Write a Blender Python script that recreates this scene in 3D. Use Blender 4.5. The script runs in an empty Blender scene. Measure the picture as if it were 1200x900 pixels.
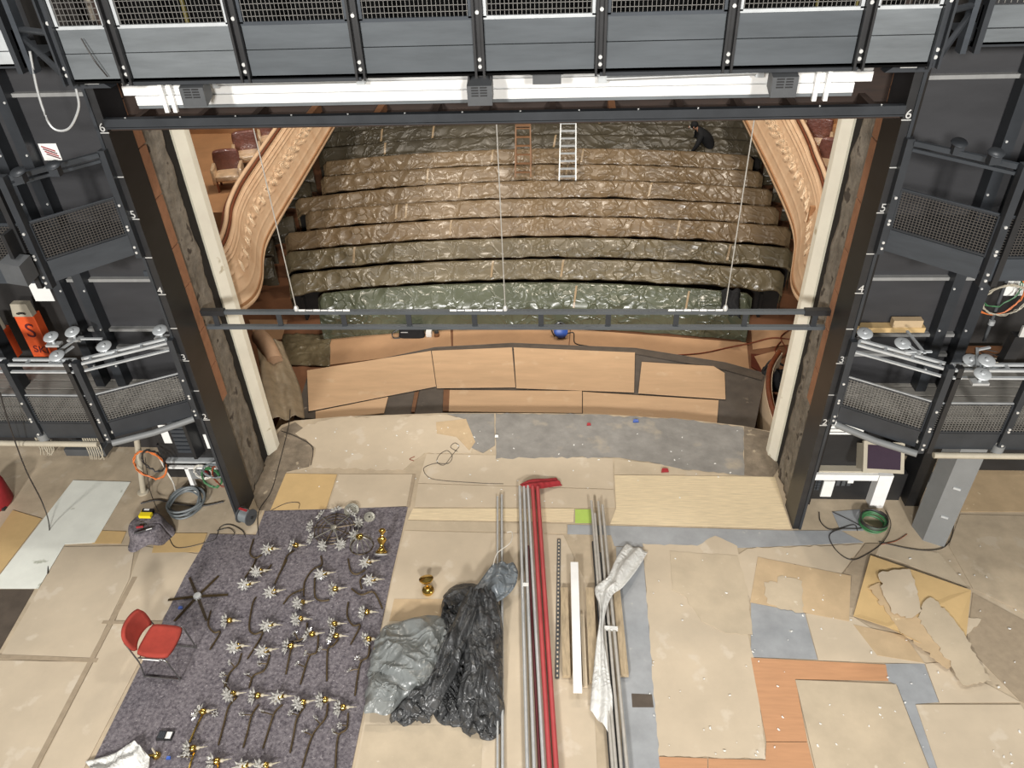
import bpy, math, random
from mathutils import Vector, Matrix, noise
random.seed(7)
SC = bpy.context.scene
COL = SC.collection

# ------------------------------------------------------------------ camera
FPX = 905.83
YAW, PITCH, ROLL = -0.0819259, 0.6464, -0.043739
CAM = Vector((0.74766, -7.98212, 8.68285))
cyw, syw, cpt, spt = math.cos(YAW), math.sin(YAW), math.cos(PITCH), math.sin(PITCH)
FW = Vector((syw*cpt, cyw*cpt, -spt)); RT0 = Vector((cyw, -syw, 0)); UP0 = RT0.cross(FW)
RT = RT0*math.cos(ROLL) + UP0*math.sin(ROLL); UP = -RT0*math.sin(ROLL) + UP0*math.cos(ROLL)
cam_data = bpy.data.cameras.new('camera'); cam = bpy.data.objects.new('camera', cam_data); COL.objects.link(cam)
cam_data.sensor_width = 36; cam_data.lens = FPX/1200*36; cam_data.clip_end = 200
cam.matrix_world = Matrix(((RT.x, UP.x, -FW.x, CAM.x), (RT.y, UP.y, -FW.y, CAM.y), (RT.z, UP.z, -FW.z, CAM.z), (0, 0, 0, 1)))
SC.camera = cam

# ------------------------------------------------------------------ world, lights, exposure
W = bpy.data.worlds.new('ambient_fill'); SC.world = W; W.use_nodes = True
bg = W.node_tree.nodes['Background']; bg.inputs[0].default_value = (1.0, 0.96, 0.9, 1); bg.inputs[1].default_value = 0.15  # even ambient fill, added to lift the dark recesses
def area(name, loc, target, size, power, color):
    l = bpy.data.lights.new(name, 'AREA'); l.shape = 'DISK'; l.size = size; l.energy = power; l.color = color
    o = bpy.data.objects.new(name, l); COL.objects.link(o); o.location = loc
    o.rotation_euler = (Vector(target)-Vector(loc)).to_track_quat('-Z', 'Y').to_euler(); return o
area('stage_work_light', (-7.0, -0.5, 17), (-3.5, -2.0, 0), 1.4, 600, (1, .97, .92))
area('stage_work_light', (7.0, -0.5, 17), (3.5, -2.0, 0), 1.4, 600, (1, .97, .92))
area('stage_rear_light', (-6.0, -27, 14.2), (-1.5, 1, 3), 2.4, 6300, (1, .975, .94))
area('stage_rear_light', (6.5, -27, 14.2), (1.5, 1, 3), 2.4, 5900, (1, .975, .94))
area('house_light', (-2.5, 8.0, 13), (-1, 10, 0), 1.5, 520, (1, .89, .75))
area('house_light', (3.0, 8.0, 13), (1, 9, 0), 1.5, 520, (1, .89, .75))
SC.view_settings.view_transform = 'Standard'; SC.view_settings.look = 'None'
SC.view_settings.gamma = 1; SC.view_settings.use_curve_mapping = False; SC.view_settings.exposure = 0.04

# ------------------------------------------------------------------ pixel to world (on real planes)
def ray(x, y): return FW + RT*((x-600)/FPX) + UP*((450-y)/FPX)
def Zp(x, y, z=0.0): d = ray(x, y); return CAM + d*((z-CAM.z)/d.z)
def Yp(x, y, Y=0.0): d = ray(x, y); return CAM + d*((Y-CAM.y)/d.y)

# ------------------------------------------------------------------ materials
def srgb(c):
    return tuple(((v/255)/12.92 if v/255 <= .04045 else ((v/255+.055)/1.055)**2.4) for v in c)
MATS = {}
def mat(name, rgb, rough=.6, metal=0, var=.12, scale=6, bump=0, bscale=60, rgb2=None, stretch=None, spec=None, coat=0, trans=0, alpha=1, spots=None, detail=5, soft=.06, crumple=None):
    if name in MATS: return MATS[name]
    m = bpy.data.materials.new(name); m.use_nodes = True; nt = m.node_tree; N = nt.nodes; L = nt.links
    b = N['Principled BSDF']; c = srgb(rgb)
    b.inputs['Roughness'].default_value = rough; b.inputs['Metallic'].default_value = metal
    if spec is not None: b.inputs['Specular IOR Level'].default_value = spec
    if coat: b.inputs['Coat Weight'].default_value = coat; b.inputs['Coat Roughness'].default_value = .2
    if trans: b.inputs['Transmission Weight'].default_value = trans
    if alpha < 1: b.inputs['Alpha'].default_value = alpha
    tc = N.new('ShaderNodeTexCoord'); mp = N.new('ShaderNodeMapping')
    L.new(tc.outputs['Object'], mp.inputs[0])
    if stretch: mp.inputs['Scale'].default_value = stretch
    nz = N.new('ShaderNodeTexNoise'); nz.inputs['Scale'].default_value = scale; nz.inputs['Detail'].default_value = detail; nz.inputs['Roughness'].default_value = .62
    L.new(mp.outputs[0], nz.inputs['Vector'])
    rp = N.new('ShaderNodeValToRGB'); rp.color_ramp.elements[0].position = .32; rp.color_ramp.elements[1].position = .68
    if rgb2: c0, c1 = srgb(rgb2), c
    else: c0, c1 = tuple(v*(1-var) for v in c), tuple(min(1, v*(1+var)) for v in c)
    rp.color_ramp.elements[0].color = (*c0, 1); rp.color_ramp.elements[1].color = (*c1, 1)
    L.new(nz.outputs[0], rp.inputs[0]); out = rp.outputs[0]
    if spots:   # irregular scuffs and plaster specks with their own shape
        n2 = N.new('ShaderNodeTexNoise'); n2.inputs['Scale'].default_value = spots[1]; n2.inputs['Detail'].default_value = 6
        L.new(tc.outputs['Object'], n2.inputs['Vector'])
        r2 = N.new('ShaderNodeValToRGB'); r2.color_ramp.elements[0].position = spots[2]; r2.color_ramp.elements[1].position = spots[2]+soft
        r2.color_ramp.elements[0].color = (0, 0, 0, 1); r2.color_ramp.elements[1].color = (1, 1, 1, 1)
        mx = N.new('ShaderNodeMixRGB'); L.new(n2.outputs[0], r2.inputs[0]); L.new(r2.outputs[0], mx.inputs[0])
        L.new(out, mx.inputs[1]); mx.inputs[2].default_value = (*srgb(spots[0]), 1); out = mx.outputs[0]
    L.new(out, b.inputs['Base Color'])
    if bump:
        n3 = N.new('ShaderNodeTexNoise'); n3.inputs['Scale'].default_value = bscale; n3.inputs['Detail'].default_value = 4
        L.new(mp.outputs[0], n3.inputs['Vector'])
        bp = N.new('ShaderNodeBump'); bp.inputs['Strength'].default_value = bump; bp.inputs['Distance'].default_value = .02
        L.new(n3.outputs[0], bp.inputs['Height']); L.new(bp.outputs[0], b.inputs['Normal'])
    if crumple:   # folded plastic: faceted creases
        cs, cst = crumple
        n4 = N.new('ShaderNodeTexNoise'); n4.inputs['Scale'].default_value = cs*.8; n4.inputs['Detail'].default_value = 2; L.new(mp.outputs[0], n4.inputs['Vector'])
        mxv = N.new('ShaderNodeVectorMath'); mxv.operation = 'MULTIPLY_ADD'; L.new(n4.outputs['Color'], mxv.inputs[0]); mxv.inputs[1].default_value = (.5/cs*2,)*3; L.new(mp.outputs[0], mxv.inputs[2])
        prev = None   # V-shaped fold lines where several warped noises cross their mid level, flat facets between
        for k, sc_ in enumerate((cs*.55, cs*.9, cs*1.5)):
            nn = N.new('ShaderNodeTexNoise'); nn.inputs['Scale'].default_value = sc_; nn.inputs['Detail'].default_value = 1.5; nn.inputs['Distortion'].default_value = .6
            of = N.new('ShaderNodeVectorMath'); of.operation = 'ADD'; of.inputs[1].default_value = (k*7.3, k*3.1, k*5.7); L.new(mp.outputs[0], of.inputs[0]); L.new(of.outputs[0], nn.inputs['Vector'])
            sb = N.new('ShaderNodeMath'); sb.operation = 'SUBTRACT'; L.new(nn.outputs[0], sb.inputs[0]); sb.inputs[1].default_value = .5
            ab = N.new('ShaderNodeMath'); ab.operation = 'ABSOLUTE'; L.new(sb.outputs[0], ab.inputs[0])
            mn = N.new('ShaderNodeMath'); mn.operation = 'MINIMUM'; L.new(ab.outputs[0], mn.inputs[0]); mn.inputs[1].default_value = (.09, .06, .045)[k]
            if prev is None: prev = mn
            else:
                a2 = N.new('ShaderNodeMath'); a2.operation = 'ADD'; L.new(prev.outputs[0], a2.inputs[0]); L.new(mn.outputs[0], a2.inputs[1]); prev = a2
        vo = N.new('ShaderNodeTexVoronoi'); vo.feature = 'F1'; vo.inputs['Scale'].default_value = cs; L.new(mxv.outputs[0], vo.inputs['Vector'])
        ad = N.new('ShaderNodeMath'); ad.operation = 'MULTIPLY_ADD'; L.new(vo.outputs['Distance'], ad.inputs[0]); ad.inputs[1].default_value = .10
        iv = N.new('ShaderNodeMath'); iv.operation = 'MULTIPLY'; L.new(prev.outputs[0], iv.inputs[0]); iv.inputs[1].default_value = -2.2; L.new(iv.outputs[0], ad.inputs[2])
        n5 = N.new('ShaderNodeTexNoise'); n5.inputs['Scale'].default_value = cs*.35; n5.inputs['Detail'].default_value = 1; L.new(tc.outputs['Object'], n5.inputs['Vector'])
        r5 = N.new('ShaderNodeMapRange'); r5.inputs[1].default_value = .42; r5.inputs[2].default_value = .66; r5.inputs[3].default_value = cst*.45; r5.inputs[4].default_value = cst; L.new(n5.outputs[0], r5.inputs[0])
        bp = N.new('ShaderNodeBump'); L.new(r5.outputs[0], bp.inputs['Strength']); bp.inputs['Distance'].default_value = 1.0/cs
        L.new(ad.outputs[0], bp.inputs['Height']); L.new(bp.outputs[0], b.inputs['Normal'])
        if coat: L.new(bp.outputs[0], b.inputs['Coat Normal'])
    MATS[name] = m; return m

M_floor = mat('floor_board_dusty', (182, 166, 142), .75, var=.16, scale=2.2, spots=((190, 176, 154), 3.0, .60))
M_hard = mat('hardboard_beige', (194, 179, 156), .7, var=.07, scale=1.6, spots=((203, 190, 170), 3.1, .60))
M_hard2 = mat('hardboard_worn', (188, 173, 149), .7, var=.10, scale=2.1, spots=((208, 197, 178), 11, .69))
M_tan = mat('hardboard_tan', (190, 166, 132), .6, var=.10, scale=3, spots=((222, 205, 170), 7, .68))
M_yel = mat('plywood_yellow', (202, 172, 122), .55, var=.05, scale=4)
M_orange = mat('plywood_orange', (188, 140, 102), .5, var=.08, scale=2.5, stretch=(1, 9, 1))
M_wood = mat('pale_wood_grain', (216, 198, 164), .6, var=.13, scale=3, stretch=(1.2, 16, 1))
M_grey = mat('lino_grey_blue', (152, 155, 158), .5, var=.13, scale=3, spots=((192, 188, 180), 6, .68))
M_felt = mat('dusty_grey_sheet', (136, 133, 128), .7, var=.16, scale=3.4, bump=.5, bscale=6, spots=((166, 156, 140), 2.4, .58), soft=.16)
M_whiteb = mat('white_board', (234, 236, 226), .45, var=.05, scale=3, spots=((180, 182, 166), 4, .66))
M_dkboard = mat('dark_board', (84, 74, 64), .7, var=.2, scale=4)
M_green = mat('lime_board', (172, 200, 92), .6, var=.05)
M_tape = mat('floor_tape', (160, 144, 122), .6, var=.1, scale=10)
M_carpet = mat('felt_carpet', (132, 126, 130), .95, var=.5, scale=26, bump=.5, bscale=120, detail=9, rgb2=(72, 66, 73), spots=((164, 158, 160), 42, .62), soft=.1)
M_black = mat('black_paint', (38, 38, 39), .42, var=.2, scale=1.6, spec=.5, stretch=(1, 1, 3))
M_panel = mat('black_panel', (54, 54, 56), .5, var=.18, scale=1.2, stretch=(.8, 1, 2.5))
M_steel = mat('dark_grey_steel', (72, 77, 83), .38, .35, var=.14, scale=2.5, stretch=(.5, 1, 4))
M_steel2 = mat('charcoal_steel', (58, 61, 65), .4, .3, var=.15, scale=3)
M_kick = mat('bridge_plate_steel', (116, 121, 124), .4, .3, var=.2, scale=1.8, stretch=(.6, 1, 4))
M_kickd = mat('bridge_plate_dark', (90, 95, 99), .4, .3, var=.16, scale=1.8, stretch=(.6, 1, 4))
M_galv = mat('galvanised_bright', (196, 200, 202), .4, .3, var=.1, scale=8)
M_wire = mat('mesh_wire', (128, 126, 122), .5, .4, var=.1)
M_wired = mat('mesh_wire_dim', (92, 88, 84), .5, .4, var=.1)
M_bolt = mat('bolt_zinc', (225, 225, 222), .35, .4, var=.05)
M_white = mat('white_paint', (238, 238, 236), .45, var=.04, scale=5)
M_lamp = mat('lamp_housing_grey', (78, 80, 82), .5, var=.1)
M_brown = mat('brown_timber', (40, 25, 15), .7, var=.3, scale=4, stretch=(1, 6, 6))
M_redbr = mat('timber_red_brown', (120, 82, 54), .6, var=.2, scale=4)
M_cream = mat('cream_paint_lit', (250, 244, 226), .55, var=.06, scale=2, spots=((206, 194, 166), 4, .68))  # lit copy of the jamb's cream, for the inner strip
M_concrete = mat('raw_concrete', (128, 120, 108), .9, var=.35, scale=5, bump=.8, bscale=18, spots=((74, 66, 58), 5, .60))
M_brick = mat('brick_orange', (162, 116, 86), .8, var=.12, scale=9, bump=.3)
M_matt = mat('matt_black', (12, 12, 12), .95, var=.2, spec=.1)  # near-black without sheen, for the bridge interior
M_ledge = mat('ledge_steel', (150, 150, 148), .45, .2, var=.1)
M_cream2 = mat('cream_paint_shaded', (226, 222, 202), .6, var=.06, scale=2)  # same cream as the inner strip, darkened for the shaded front
M_dark = mat('recess_dark', (26, 22, 18), .9, var=.3)  # near-black that paints shade into gaps and under the seats
M_plas = mat('plaster_peach', (222, 190, 156), .6, var=.06, scale=2.5, rgb2=(210, 172, 136))
M_plasw = mat('plaster_pale', (236, 212, 180), .55, var=.05, scale=6)
M_mahog = mat('mahogany_rail', (120, 66, 42), .35, var=.2, scale=8, coat=.3)
M_boxfl = mat('box_floor_board', (166, 122, 84), .6, var=.12, scale=2)
M_velvet = mat('wrapped_velvet', (112, 70, 60), .35, var=.25, scale=5, coat=.5, bump=.6, bscale=14)
M_film = mat('clear_film', (202, 172, 138), .3, var=.2, scale=7, coat=.5, bump=.6, bscale=14)
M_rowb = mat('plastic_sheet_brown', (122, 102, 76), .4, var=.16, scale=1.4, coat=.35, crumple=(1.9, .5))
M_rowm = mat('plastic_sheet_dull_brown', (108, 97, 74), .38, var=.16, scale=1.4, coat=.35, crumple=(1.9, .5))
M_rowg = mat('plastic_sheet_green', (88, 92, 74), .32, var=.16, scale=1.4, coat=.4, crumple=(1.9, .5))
M_rowd = mat('plastic_sheet_olive_shaded', (70, 63, 48), .4, var=.16, scale=1.4, coat=.12, crumple=(1.7, .35))  # olive plastic, darkened further for the weak light at back and sides
M_tapec = mat('clear_tape', (156, 134, 104), .3, var=.05)
M_audfl = mat('auditorium_board', (188, 148, 112), .6, var=.10, scale=1.4)
M_audbase = mat('auditorium_floor_brown', (124, 84, 58), .6, var=.15, scale=1.4)
M_pit = mat('pit_board', (200, 166, 130), .55, var=.08, scale=1.2, stretch=(1, 5, 1), spots=((212, 184, 150), 3, .62), soft=.15)
M_pitd = mat('pit_dark_board', (88, 80, 72), .75, var=.2, scale=3, spots=((132, 120, 106), 4, .66))
M_redwd = mat('red_wood_floor', (96, 46, 32), .4, var=.2)
M_bag = mat('black_plastic', (62, 63, 64), .4, var=.25, scale=5, coat=.25, crumple=(4.6, .7))
M_bagg = mat('grey_plastic', (122, 126, 125), .34, var=.15, scale=4, coat=.35, crumple=(2.2, .8), alpha=.93)
M_bagb = mat('grey_blue_plastic', (104, 111, 116), .36, var=.14, scale=5, coat=.25, crumple=(4, .5))
M_wfilm = mat('white_plastic_film', (232, 232, 228), .32, var=.08, scale=8, coat=.4, crumple=(7, .5), alpha=.8)
M_alu = mat('aluminium_tube', (188, 190, 190), .45, .3, var=.08, scale=14)
M_pipeg = mat('grey_pipe', (178, 174, 166), .5, .1, var=.1, scale=12)
M_red = mat('red_pipe', (178, 72, 74), .5, var=.08)
M_maroon = mat('maroon_pipe', (92, 34, 42), .5, var=.1)
M_oldw = mat('old_timber', (170, 152, 124), .8, var=.22, scale=6, stretch=(6, 1, 6))
M_chair = mat('red_upholstery', (154, 56, 44), .9, var=.14, scale=7, bump=.2, bscale=120)
M_chrome = mat('chrome_tube', (150, 150, 148), .25, .9, var=.05)
M_brass = mat('polished_brass', (214, 180, 98), .2, 1, var=.12, scale=10)
M_bronze = mat('aged_brass_rod', (82, 68, 46), .42, .5, var=.25, scale=20)
M_crystal = mat('cut_crystal', (172, 170, 164), .12, var=.25, scale=60, spec=.7, coat=.6)
M_candle = mat('candle_sleeve', (176, 168, 148), .4, var=.1)
M_disc = mat('nickel_disc', (150, 148, 138), .35, .6, var=.1)
M_cable = mat('black_cable', (48, 44, 42), .5, var=.1)
M_cableg = mat('grey_hose', (112, 118, 120), .5, var=.1)
M_cablegr = mat('green_cable', (60, 112, 70), .5, var=.1)
M_cableo = mat('orange_cable', (214, 118, 60), .5, var=.1)
M_cabler = mat('red_brown_cable', (132, 66, 44), .5, var=.1)
M_cablew = mat('white_cable', (214, 210, 200), .5, var=.1)
M_orng = mat('orange_machine_paint', (226, 92, 44), .5, var=.08, scale=4)
M_beige = mat('beige_metal', (176, 168, 150), .5, var=.08)
M_yello = mat('yellow_plastic', (240, 216, 40), .4, var=.03)
M_paper = mat('white_paper', (232, 232, 228), .7, var=.02)
M_screen = mat('screen_glass', (62, 50, 62), .12, var=.05, spec=.6)
M_dkdeck = mat('grey_deck_wood', (176, 172, 164), .75, var=.16, scale=4, stretch=(1, 10, 1))
M_pillar = mat('grey_pillar_paint', (124, 126, 126), .5, var=.05)
M_cloth = mat('black_clothing', (22, 22, 24), .85, var=.3, scale=8)
M_skin = mat('skin', (176, 128, 102), .6, var=.06)
M_redcl = mat('red_cloth', (150, 36, 42), .7, var=.12, scale=9)
M_blue = mat('blue_plastic', (52, 84, 160), .4, var=.06)
M_wooda = mat('orange_wood_ladder', (130, 94, 64), .6, var=.14, scale=8)
M_wall = mat('hall_wall_brown', (70, 52, 38), .8, var=.2, scale=2)
M_stwall = mat('stage_wall_dark', (40, 38, 37), .8, var=.25, scale=2)
M_dust = mat('dirty_concrete_floor', (126, 114, 98), .9, var=.28, scale=5, spots=((170, 156, 134), 6, .62), bump=.3)

# ------------------------------------------------------------------ mesh helpers
LOCS = {}
class MB:
    def __init__(s): s.v = []; s.f = []; s.smooth = False
    def add(s, vs, fs):
        o = len(s.v); s.v += [tuple(p) for p in vs]; s.f += [tuple(i+o for i in f) for f in fs]; return s
    def box(s, x0, x1, y0, y1, z0, z1):
        x0, x1 = min(x0, x1), max(x0, x1); y0, y1 = min(y0, y1), max(y0, y1); z0, z1 = min(z0, z1), max(z0, z1)
        return s.add([(x0,y0,z0),(x1,y0,z0),(x1,y1,z0),(x0,y1,z0),(x0,y0,z1),(x1,y0,z1),(x1,y1,z1),(x0,y1,z1)],
                     [(0,3,2,1),(4,5,6,7),(0,1,5,4),(1,2,6,5),(2,3,7,6),(3,0,4,7)])
    def bar(s, p, q, w, h, up=(0,0,1)):
        p, q = Vector(p), Vector(q); d = (q-p).normalized(); up = Vector(up)
        a = d.cross(up)
        if a.length < 1e-4: a = d.cross(Vector((1,0,0)))
        a.normalize(); b = a.cross(d).normalized(); a = a*w/2; b = b*h/2
        return s.add([p-a-b,p+a-b,p+a+b,p-a+b,q-a-b,q+a-b,q+a+b,q-a+b],
                     [(0,1,2,3),(7,6,5,4),(0,4,5,1),(1,5,6,2),(2,6,7,3),(3,7,4,0)])
    def tube(s, pts, r, n=6, cap=True):
        pts = [Vector(p) for p in pts]; rs = r if isinstance(r, (list, tuple)) else [r]*len(pts)
        ref = Vector((0,0,1)); vs = []; fs = []
        for i, p in enumerate(pts):
            d = (pts[min(i+1, len(pts)-1)]-pts[max(i-1, 0)])
            if d.length < 1e-9: d = Vector((0,0,1))
            d.normalize(); a = d.cross(ref)
            if a.length < .05: a = d.cross(Vector((0,1,0)))
            a.normalize(); b = a.cross(d)
            vs += [p+(a*math.cos(t)+b*math.sin(t))*rs[i] for t in (2*math.pi*k/n for k in range(n))]
        for i in range(len(pts)-1):
            for k in range(n):
                fs.append((i*n+k, i*n+(k+1)%n, (i+1)*n+(k+1)%n, (i+1)*n+k))
        if cap: fs += [tuple(range(n))[::-1], tuple(range((len(pts)-1)*n, len(pts)*n))]
        s.smooth = True; return s.add(vs, fs)
    def prism(s, pts, t):
        n = len(pts); pts = [Vector(p) for p in pts]; t = Vector(t)
        return s.add(pts+[p+t for p in pts], [tuple(range(n))[::-1], tuple(range(n, 2*n))]+[(i, (i+1)%n, n+(i+1)%n, n+i) for i in range(n)])
    def lathe(s, prof, n=12, c=(0,0,0), ax=(0,0,1)):
        ax = Vector(ax).normalized(); a = ax.orthogonal().normalized(); b = ax.cross(a); c = Vector(c); vs = []; fs = []
        for r, z in prof: vs += [c+ax*z+(a*math.cos(t)+b*math.sin(t))*r for t in (2*math.pi*k/n for k in range(n))]
        for i in range(len(prof)-1):
            for k in range(n): fs.append((i*n+k, i*n+(k+1)%n, (i+1)*n+(k+1)%n, (i+1)*n+k))
        fs += [tuple(range(n))[::-1], tuple(range((len(prof)-1)*n, len(prof)*n))]
        s.smooth = True; return s.add(vs, fs)
    def grid(s, fn, nu, nv, closed=False):
        vs = [fn(i/nu, j/nv) for i in range(nu+1) for j in range(nv+1)]; k = nv+1
        s.smooth = True
        return s.add(vs, [(i*k+j, (i+1)*k+j, (i+1)*k+j+1, i*k+j+1) for i in range(nu) for j in range(nv)])
    def build(s, name, m, parent=None, smooth=None, thick=0):
        off = LOCS.get(parent.name, Vector((0,0,0))) if parent else Vector((0,0,0))
        me = bpy.data.meshes.new(name); me.from_pydata([tuple(Vector(p)-off) for p in s.v], [], s.f); me.update()
        sm = s.smooth if smooth is None else smooth
        if sm: me.polygons.foreach_set('use_smooth', [True]*len(me.polygons))
        if m: me.materials.append(m)
        o = bpy.data.objects.new(name, me); COL.objects.link(o)
        if parent: o.parent = parent; LOCS[o.name] = off
        else: LOCS[o.name] = Vector((0,0,0))
        if sm and not thick:
            try: me.set_sharp_from_angle(angle=math.radians(50))
            except Exception: pass
        if thick:
            md = o.modifiers.new('thickness', 'SOLIDIFY'); md.thickness = thick; md.offset = 0
        return o
def tag(o, label=None, cat=None, group=None, kind=None):
    if label: o['label'] = label
    if cat: o['category'] = cat
    if group: o['group'] = group
    if kind: o['kind'] = kind
    return o
def thing(name, label, cat, loc=(0,0,0), group=None, kind=None):
    o = bpy.data.objects.new(name, None); COL.objects.link(o); o.location = loc; o.empty_display_size = .1
    LOCS[o.name] = Vector(loc); return tag(o, label, cat, group, kind)
def copy_tree(o, parent=None):
    c = o.copy(); COL.objects.link(c); c.parent = parent; LOCS[c.name] = LOCS.get(o.name, Vector((0,0,0)))
    for ch in list(o.children): copy_tree(ch, c)
    return c
def spline(pts, n=6):
    pts = [Vector(p) for p in pts]; out = []
    for i in range(len(pts)-1):
        p0, p1, p2, p3 = pts[max(i-1,0)], pts[i], pts[i+1], pts[min(i+2, len(pts)-1)]
        for k in range(n):
            t = k/n
            out.append(.5*((2*p1)+(p2-p0)*t+(2*p0-5*p1+4*p2-p3)*t*t+(3*p1-p0-3*p2+p3)*t**3))
    return out+[pts[-1]]
def pz(pts, z=0.0): return [Zp(x, y, z) for x, y in pts]
NPAN = [0]
def panel(pts, z, m, parent, name='floor_panel', t=.005):
    NPAN[0] += 1; z += NPAN[0]*.00004
    return MB().prism(pz(pts, z), (0,0,t)).build(name, m, parent)
def cable(pts, z, r, m, name, label, cat='cable', group=None):
    o = MB().tube(spline([Zp(p[0], p[1], (p[2] if len(p) > 2 else z)) for p in pts], 7), r, 6).build(name, m)
    return tag(o, label, cat, group)
def wires(mb, A, B, Cc, D, nu, nv, w=.006):
    # A bottom-start, B bottom-end, Cc top-end, D top-start
    A, B, Cc, D = map(Vector, (A, B, Cc, D))
    for i in range(1, nu):
        t = i/nu; mb.bar(A.lerp(B, t), D.lerp(Cc, t), w, w, (0,1,0))
    for j in range(1, nv):
        t = j/nv; mb.bar(A.lerp(D, t), B.lerp(Cc, t), w, w)
    return mb
def text_mesh(body, size, m, name, parent, loc, rot):
    cu = bpy.data.curves.new(name, 'FONT'); cu.body = body; cu.size = size; cu.extrude = .002; cu.align_x = 'CENTER'
    t = bpy.data.objects.new('tmp', cu); COL.objects.link(t)
    dg = bpy.context.evaluated_depsgraph_get(); me = bpy.data.meshes.new_from_object(t.evaluated_get(dg))
    bpy.data.objects.remove(t); me.materials.clear(); me.materials.append(m)
    o = bpy.data.objects.new(name, me); COL.objects.link(o); o.parent = parent
    o.location = Vector(loc)-LOCS.get(parent.name, Vector((0,0,0))) if parent else loc
    o.rotation_euler = rot; return o

def tear(pts, amp=1.6, step=5, seed=0):
    out = []
    for a, b in zip(pts, pts[1:]+pts[:1]):
        n = max(1, int(math.hypot(b[0]-a[0], b[1]-a[1])/step))
        for k in range(n):
            x, y = a[0]+(b[0]-a[0])*k/n, a[1]+(b[1]-a[1])*k/n
            j = amp if k else amp*.3
            out.append((x+j*noise.noise(Vector((x*.21, y*.21, seed))), y+j*noise.noise(Vector((x*.21, y*.21, seed+9)))))
    return out
# ------------------------------------------------------------------ stage floor
apron_px = [(330,498),(345,493),(400,488),(520,484),(600,484),(700,485),(800,491),(870,499),(905,506)]
apron = pz(apron_px)
poly = [(-11,-10.5,0),(11,-10.5,0),(11,1.72,0),(4.36,1.72,0)]+[tuple(p) for p in apron[::-1]]+[(-4.36,1.72,0),(-11,1.72,0)]
floor = MB().prism([(x,y,-.12) for x,y,z in poly], (0,0,.12)).build('floor', M_floor); tag(floor, 'worn beige board floor of the theatre stage', None, kind='structure')
P = lambda pts, z, m: panel(pts, z, m, floor)
# dusty concrete edges round the proscenium feet
P([(302,540),(330,502),(346,495),(366,510),(368,526),(362,547),(336,553),(318,598),(303,598),(296,580)], .001, M_dust)
P([(872,500),(908,508),(915,545),(905,560),(872,557)], .001, M_dust)
P(tear([(346,508),(362,497),(400,489),(520,486),(546,491),(556,520),(552,531),(497,531),(472,551),(366,548),(370,525)], 2.5, 6), .003, M_hard)
P([(511,495),(546,491),(557,518),(550,528),(535,512),(512,508)], .009, M_tan)
P([(524,485),(579,485),(580,522),(566,531),(551,524),(546,492)], .004, M_felt)
P(tear([(581,485),(700,486),(800,492),(871,501),(872,557),(800,550),(760,541),(720,536),(640,536),(581,538)], 2.5, 6), .006, M_felt)
P([(500,532),(718,537),(719,573),(490,566)], .003, M_hard)
P([(490,567),(719,574),(721,595),(486,594)], .003, M_hard)
P([(720,538),(790,546),(803,552),(803,556),(720,556)], .004, M_hard2)
P([(720,557),(908,559),(927,620),(715,614),(722,596)], .005, M_wood)
P([(484,596),(673,596),(672,612),(478,609)], .003, M_wood)
P([(674,597),(693,597),(693,613),(674,613)], .004, M_green)
P([(478,610),(664,614),(664,625),(475,621)], .002, M_hard2)
P([(665,615),(925,622),(985,622),(1012,636),(872,642),(753,641),(720,640),(716,627),(665,626)], .002, M_grey)
P([(722,641),(753,642),(773,888),(775,905),(730,905)], .003, M_grey)
P([(740,813),(764,814),(766,829),(741,829)], .006, M_dkboard)
P([(474,622),(660,627),(690,690),(700,905),(415,905),(455,700)], .001, M_hard)
P([(462,702),(545,702),(534,728),(456,728)], .004, M_tan)
P([(418,905),(428,850),(566,850),(564,905)], .004, M_hard2)
P(tear([(753,637),(817,640),(838,628),(864,640),(872,680),(876,744),(884,772),(898,890),(772,886)], 2.5, 6), .004, M_hard)
P(tear([(785,646),(864,651),(876,690),(882,744),(850,742),(822,728),(800,697),(788,692)], 2.5, 6), .010, M_hard2)
P([(880,771),(1038,779),(1041,798),(932,796),(946,869),(898,869)], .006, M_orange)
P([(898,870),(946,870),(955,905),(830,905),(830,889),(897,891)], .006, M_orange)
P([(772,887),(829,889),(829,905),(774,905)], .006, M_orange)
P([(932,797),(1050,802),(1090,905),(957,905)], .012, M_hard2)
P([(1037,778),(1083,778),(1100,823),(1073,825),(1102,905),(1091,905),(1051,803),(1041,798)], .003, M_grey)
P([(1073,826),(1196,826),(1215,855),(1215,905),(1100,905)], .010, M_hard)
P([(880,706),(943,719),(958,773),(880,770)], .003, M_grey)
P([(944,719),(1000,723),(1085,778),(959,774)], .004, M_hard)
P([(1000,732),(1060,745),(1083,777),(1028,768)], .008, M_tan)
P([(1084,778),(1108,776),(1196,823),(1101,824)], .004, M_hard)
P(tear([(865,650),(876,643),(1010,638),(986,672),(888,656),(880,704),(872,690)], 2.5, 6), .005, M_hard)
P([(1014,637),(1032,637),(1000,712),(995,712),(998,674),(988,672)], .005, M_tape)
P([(1032,637),(1100,648),(1136,690),(1046,655),(1024,650)], .003, M_hard2)
P([(1112,640),(1125,603),(1215,605),(1215,725),(1140,690)], .002, M_floor)
P([(1140,695),(1215,735),(1215,830),(1196,822),(1150,775),(1132,760)], .003, M_tape)
P([(1095,545),(1120,540),(1200,545),(1215,600),(1126,600)], .002, M_tan)
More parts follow.
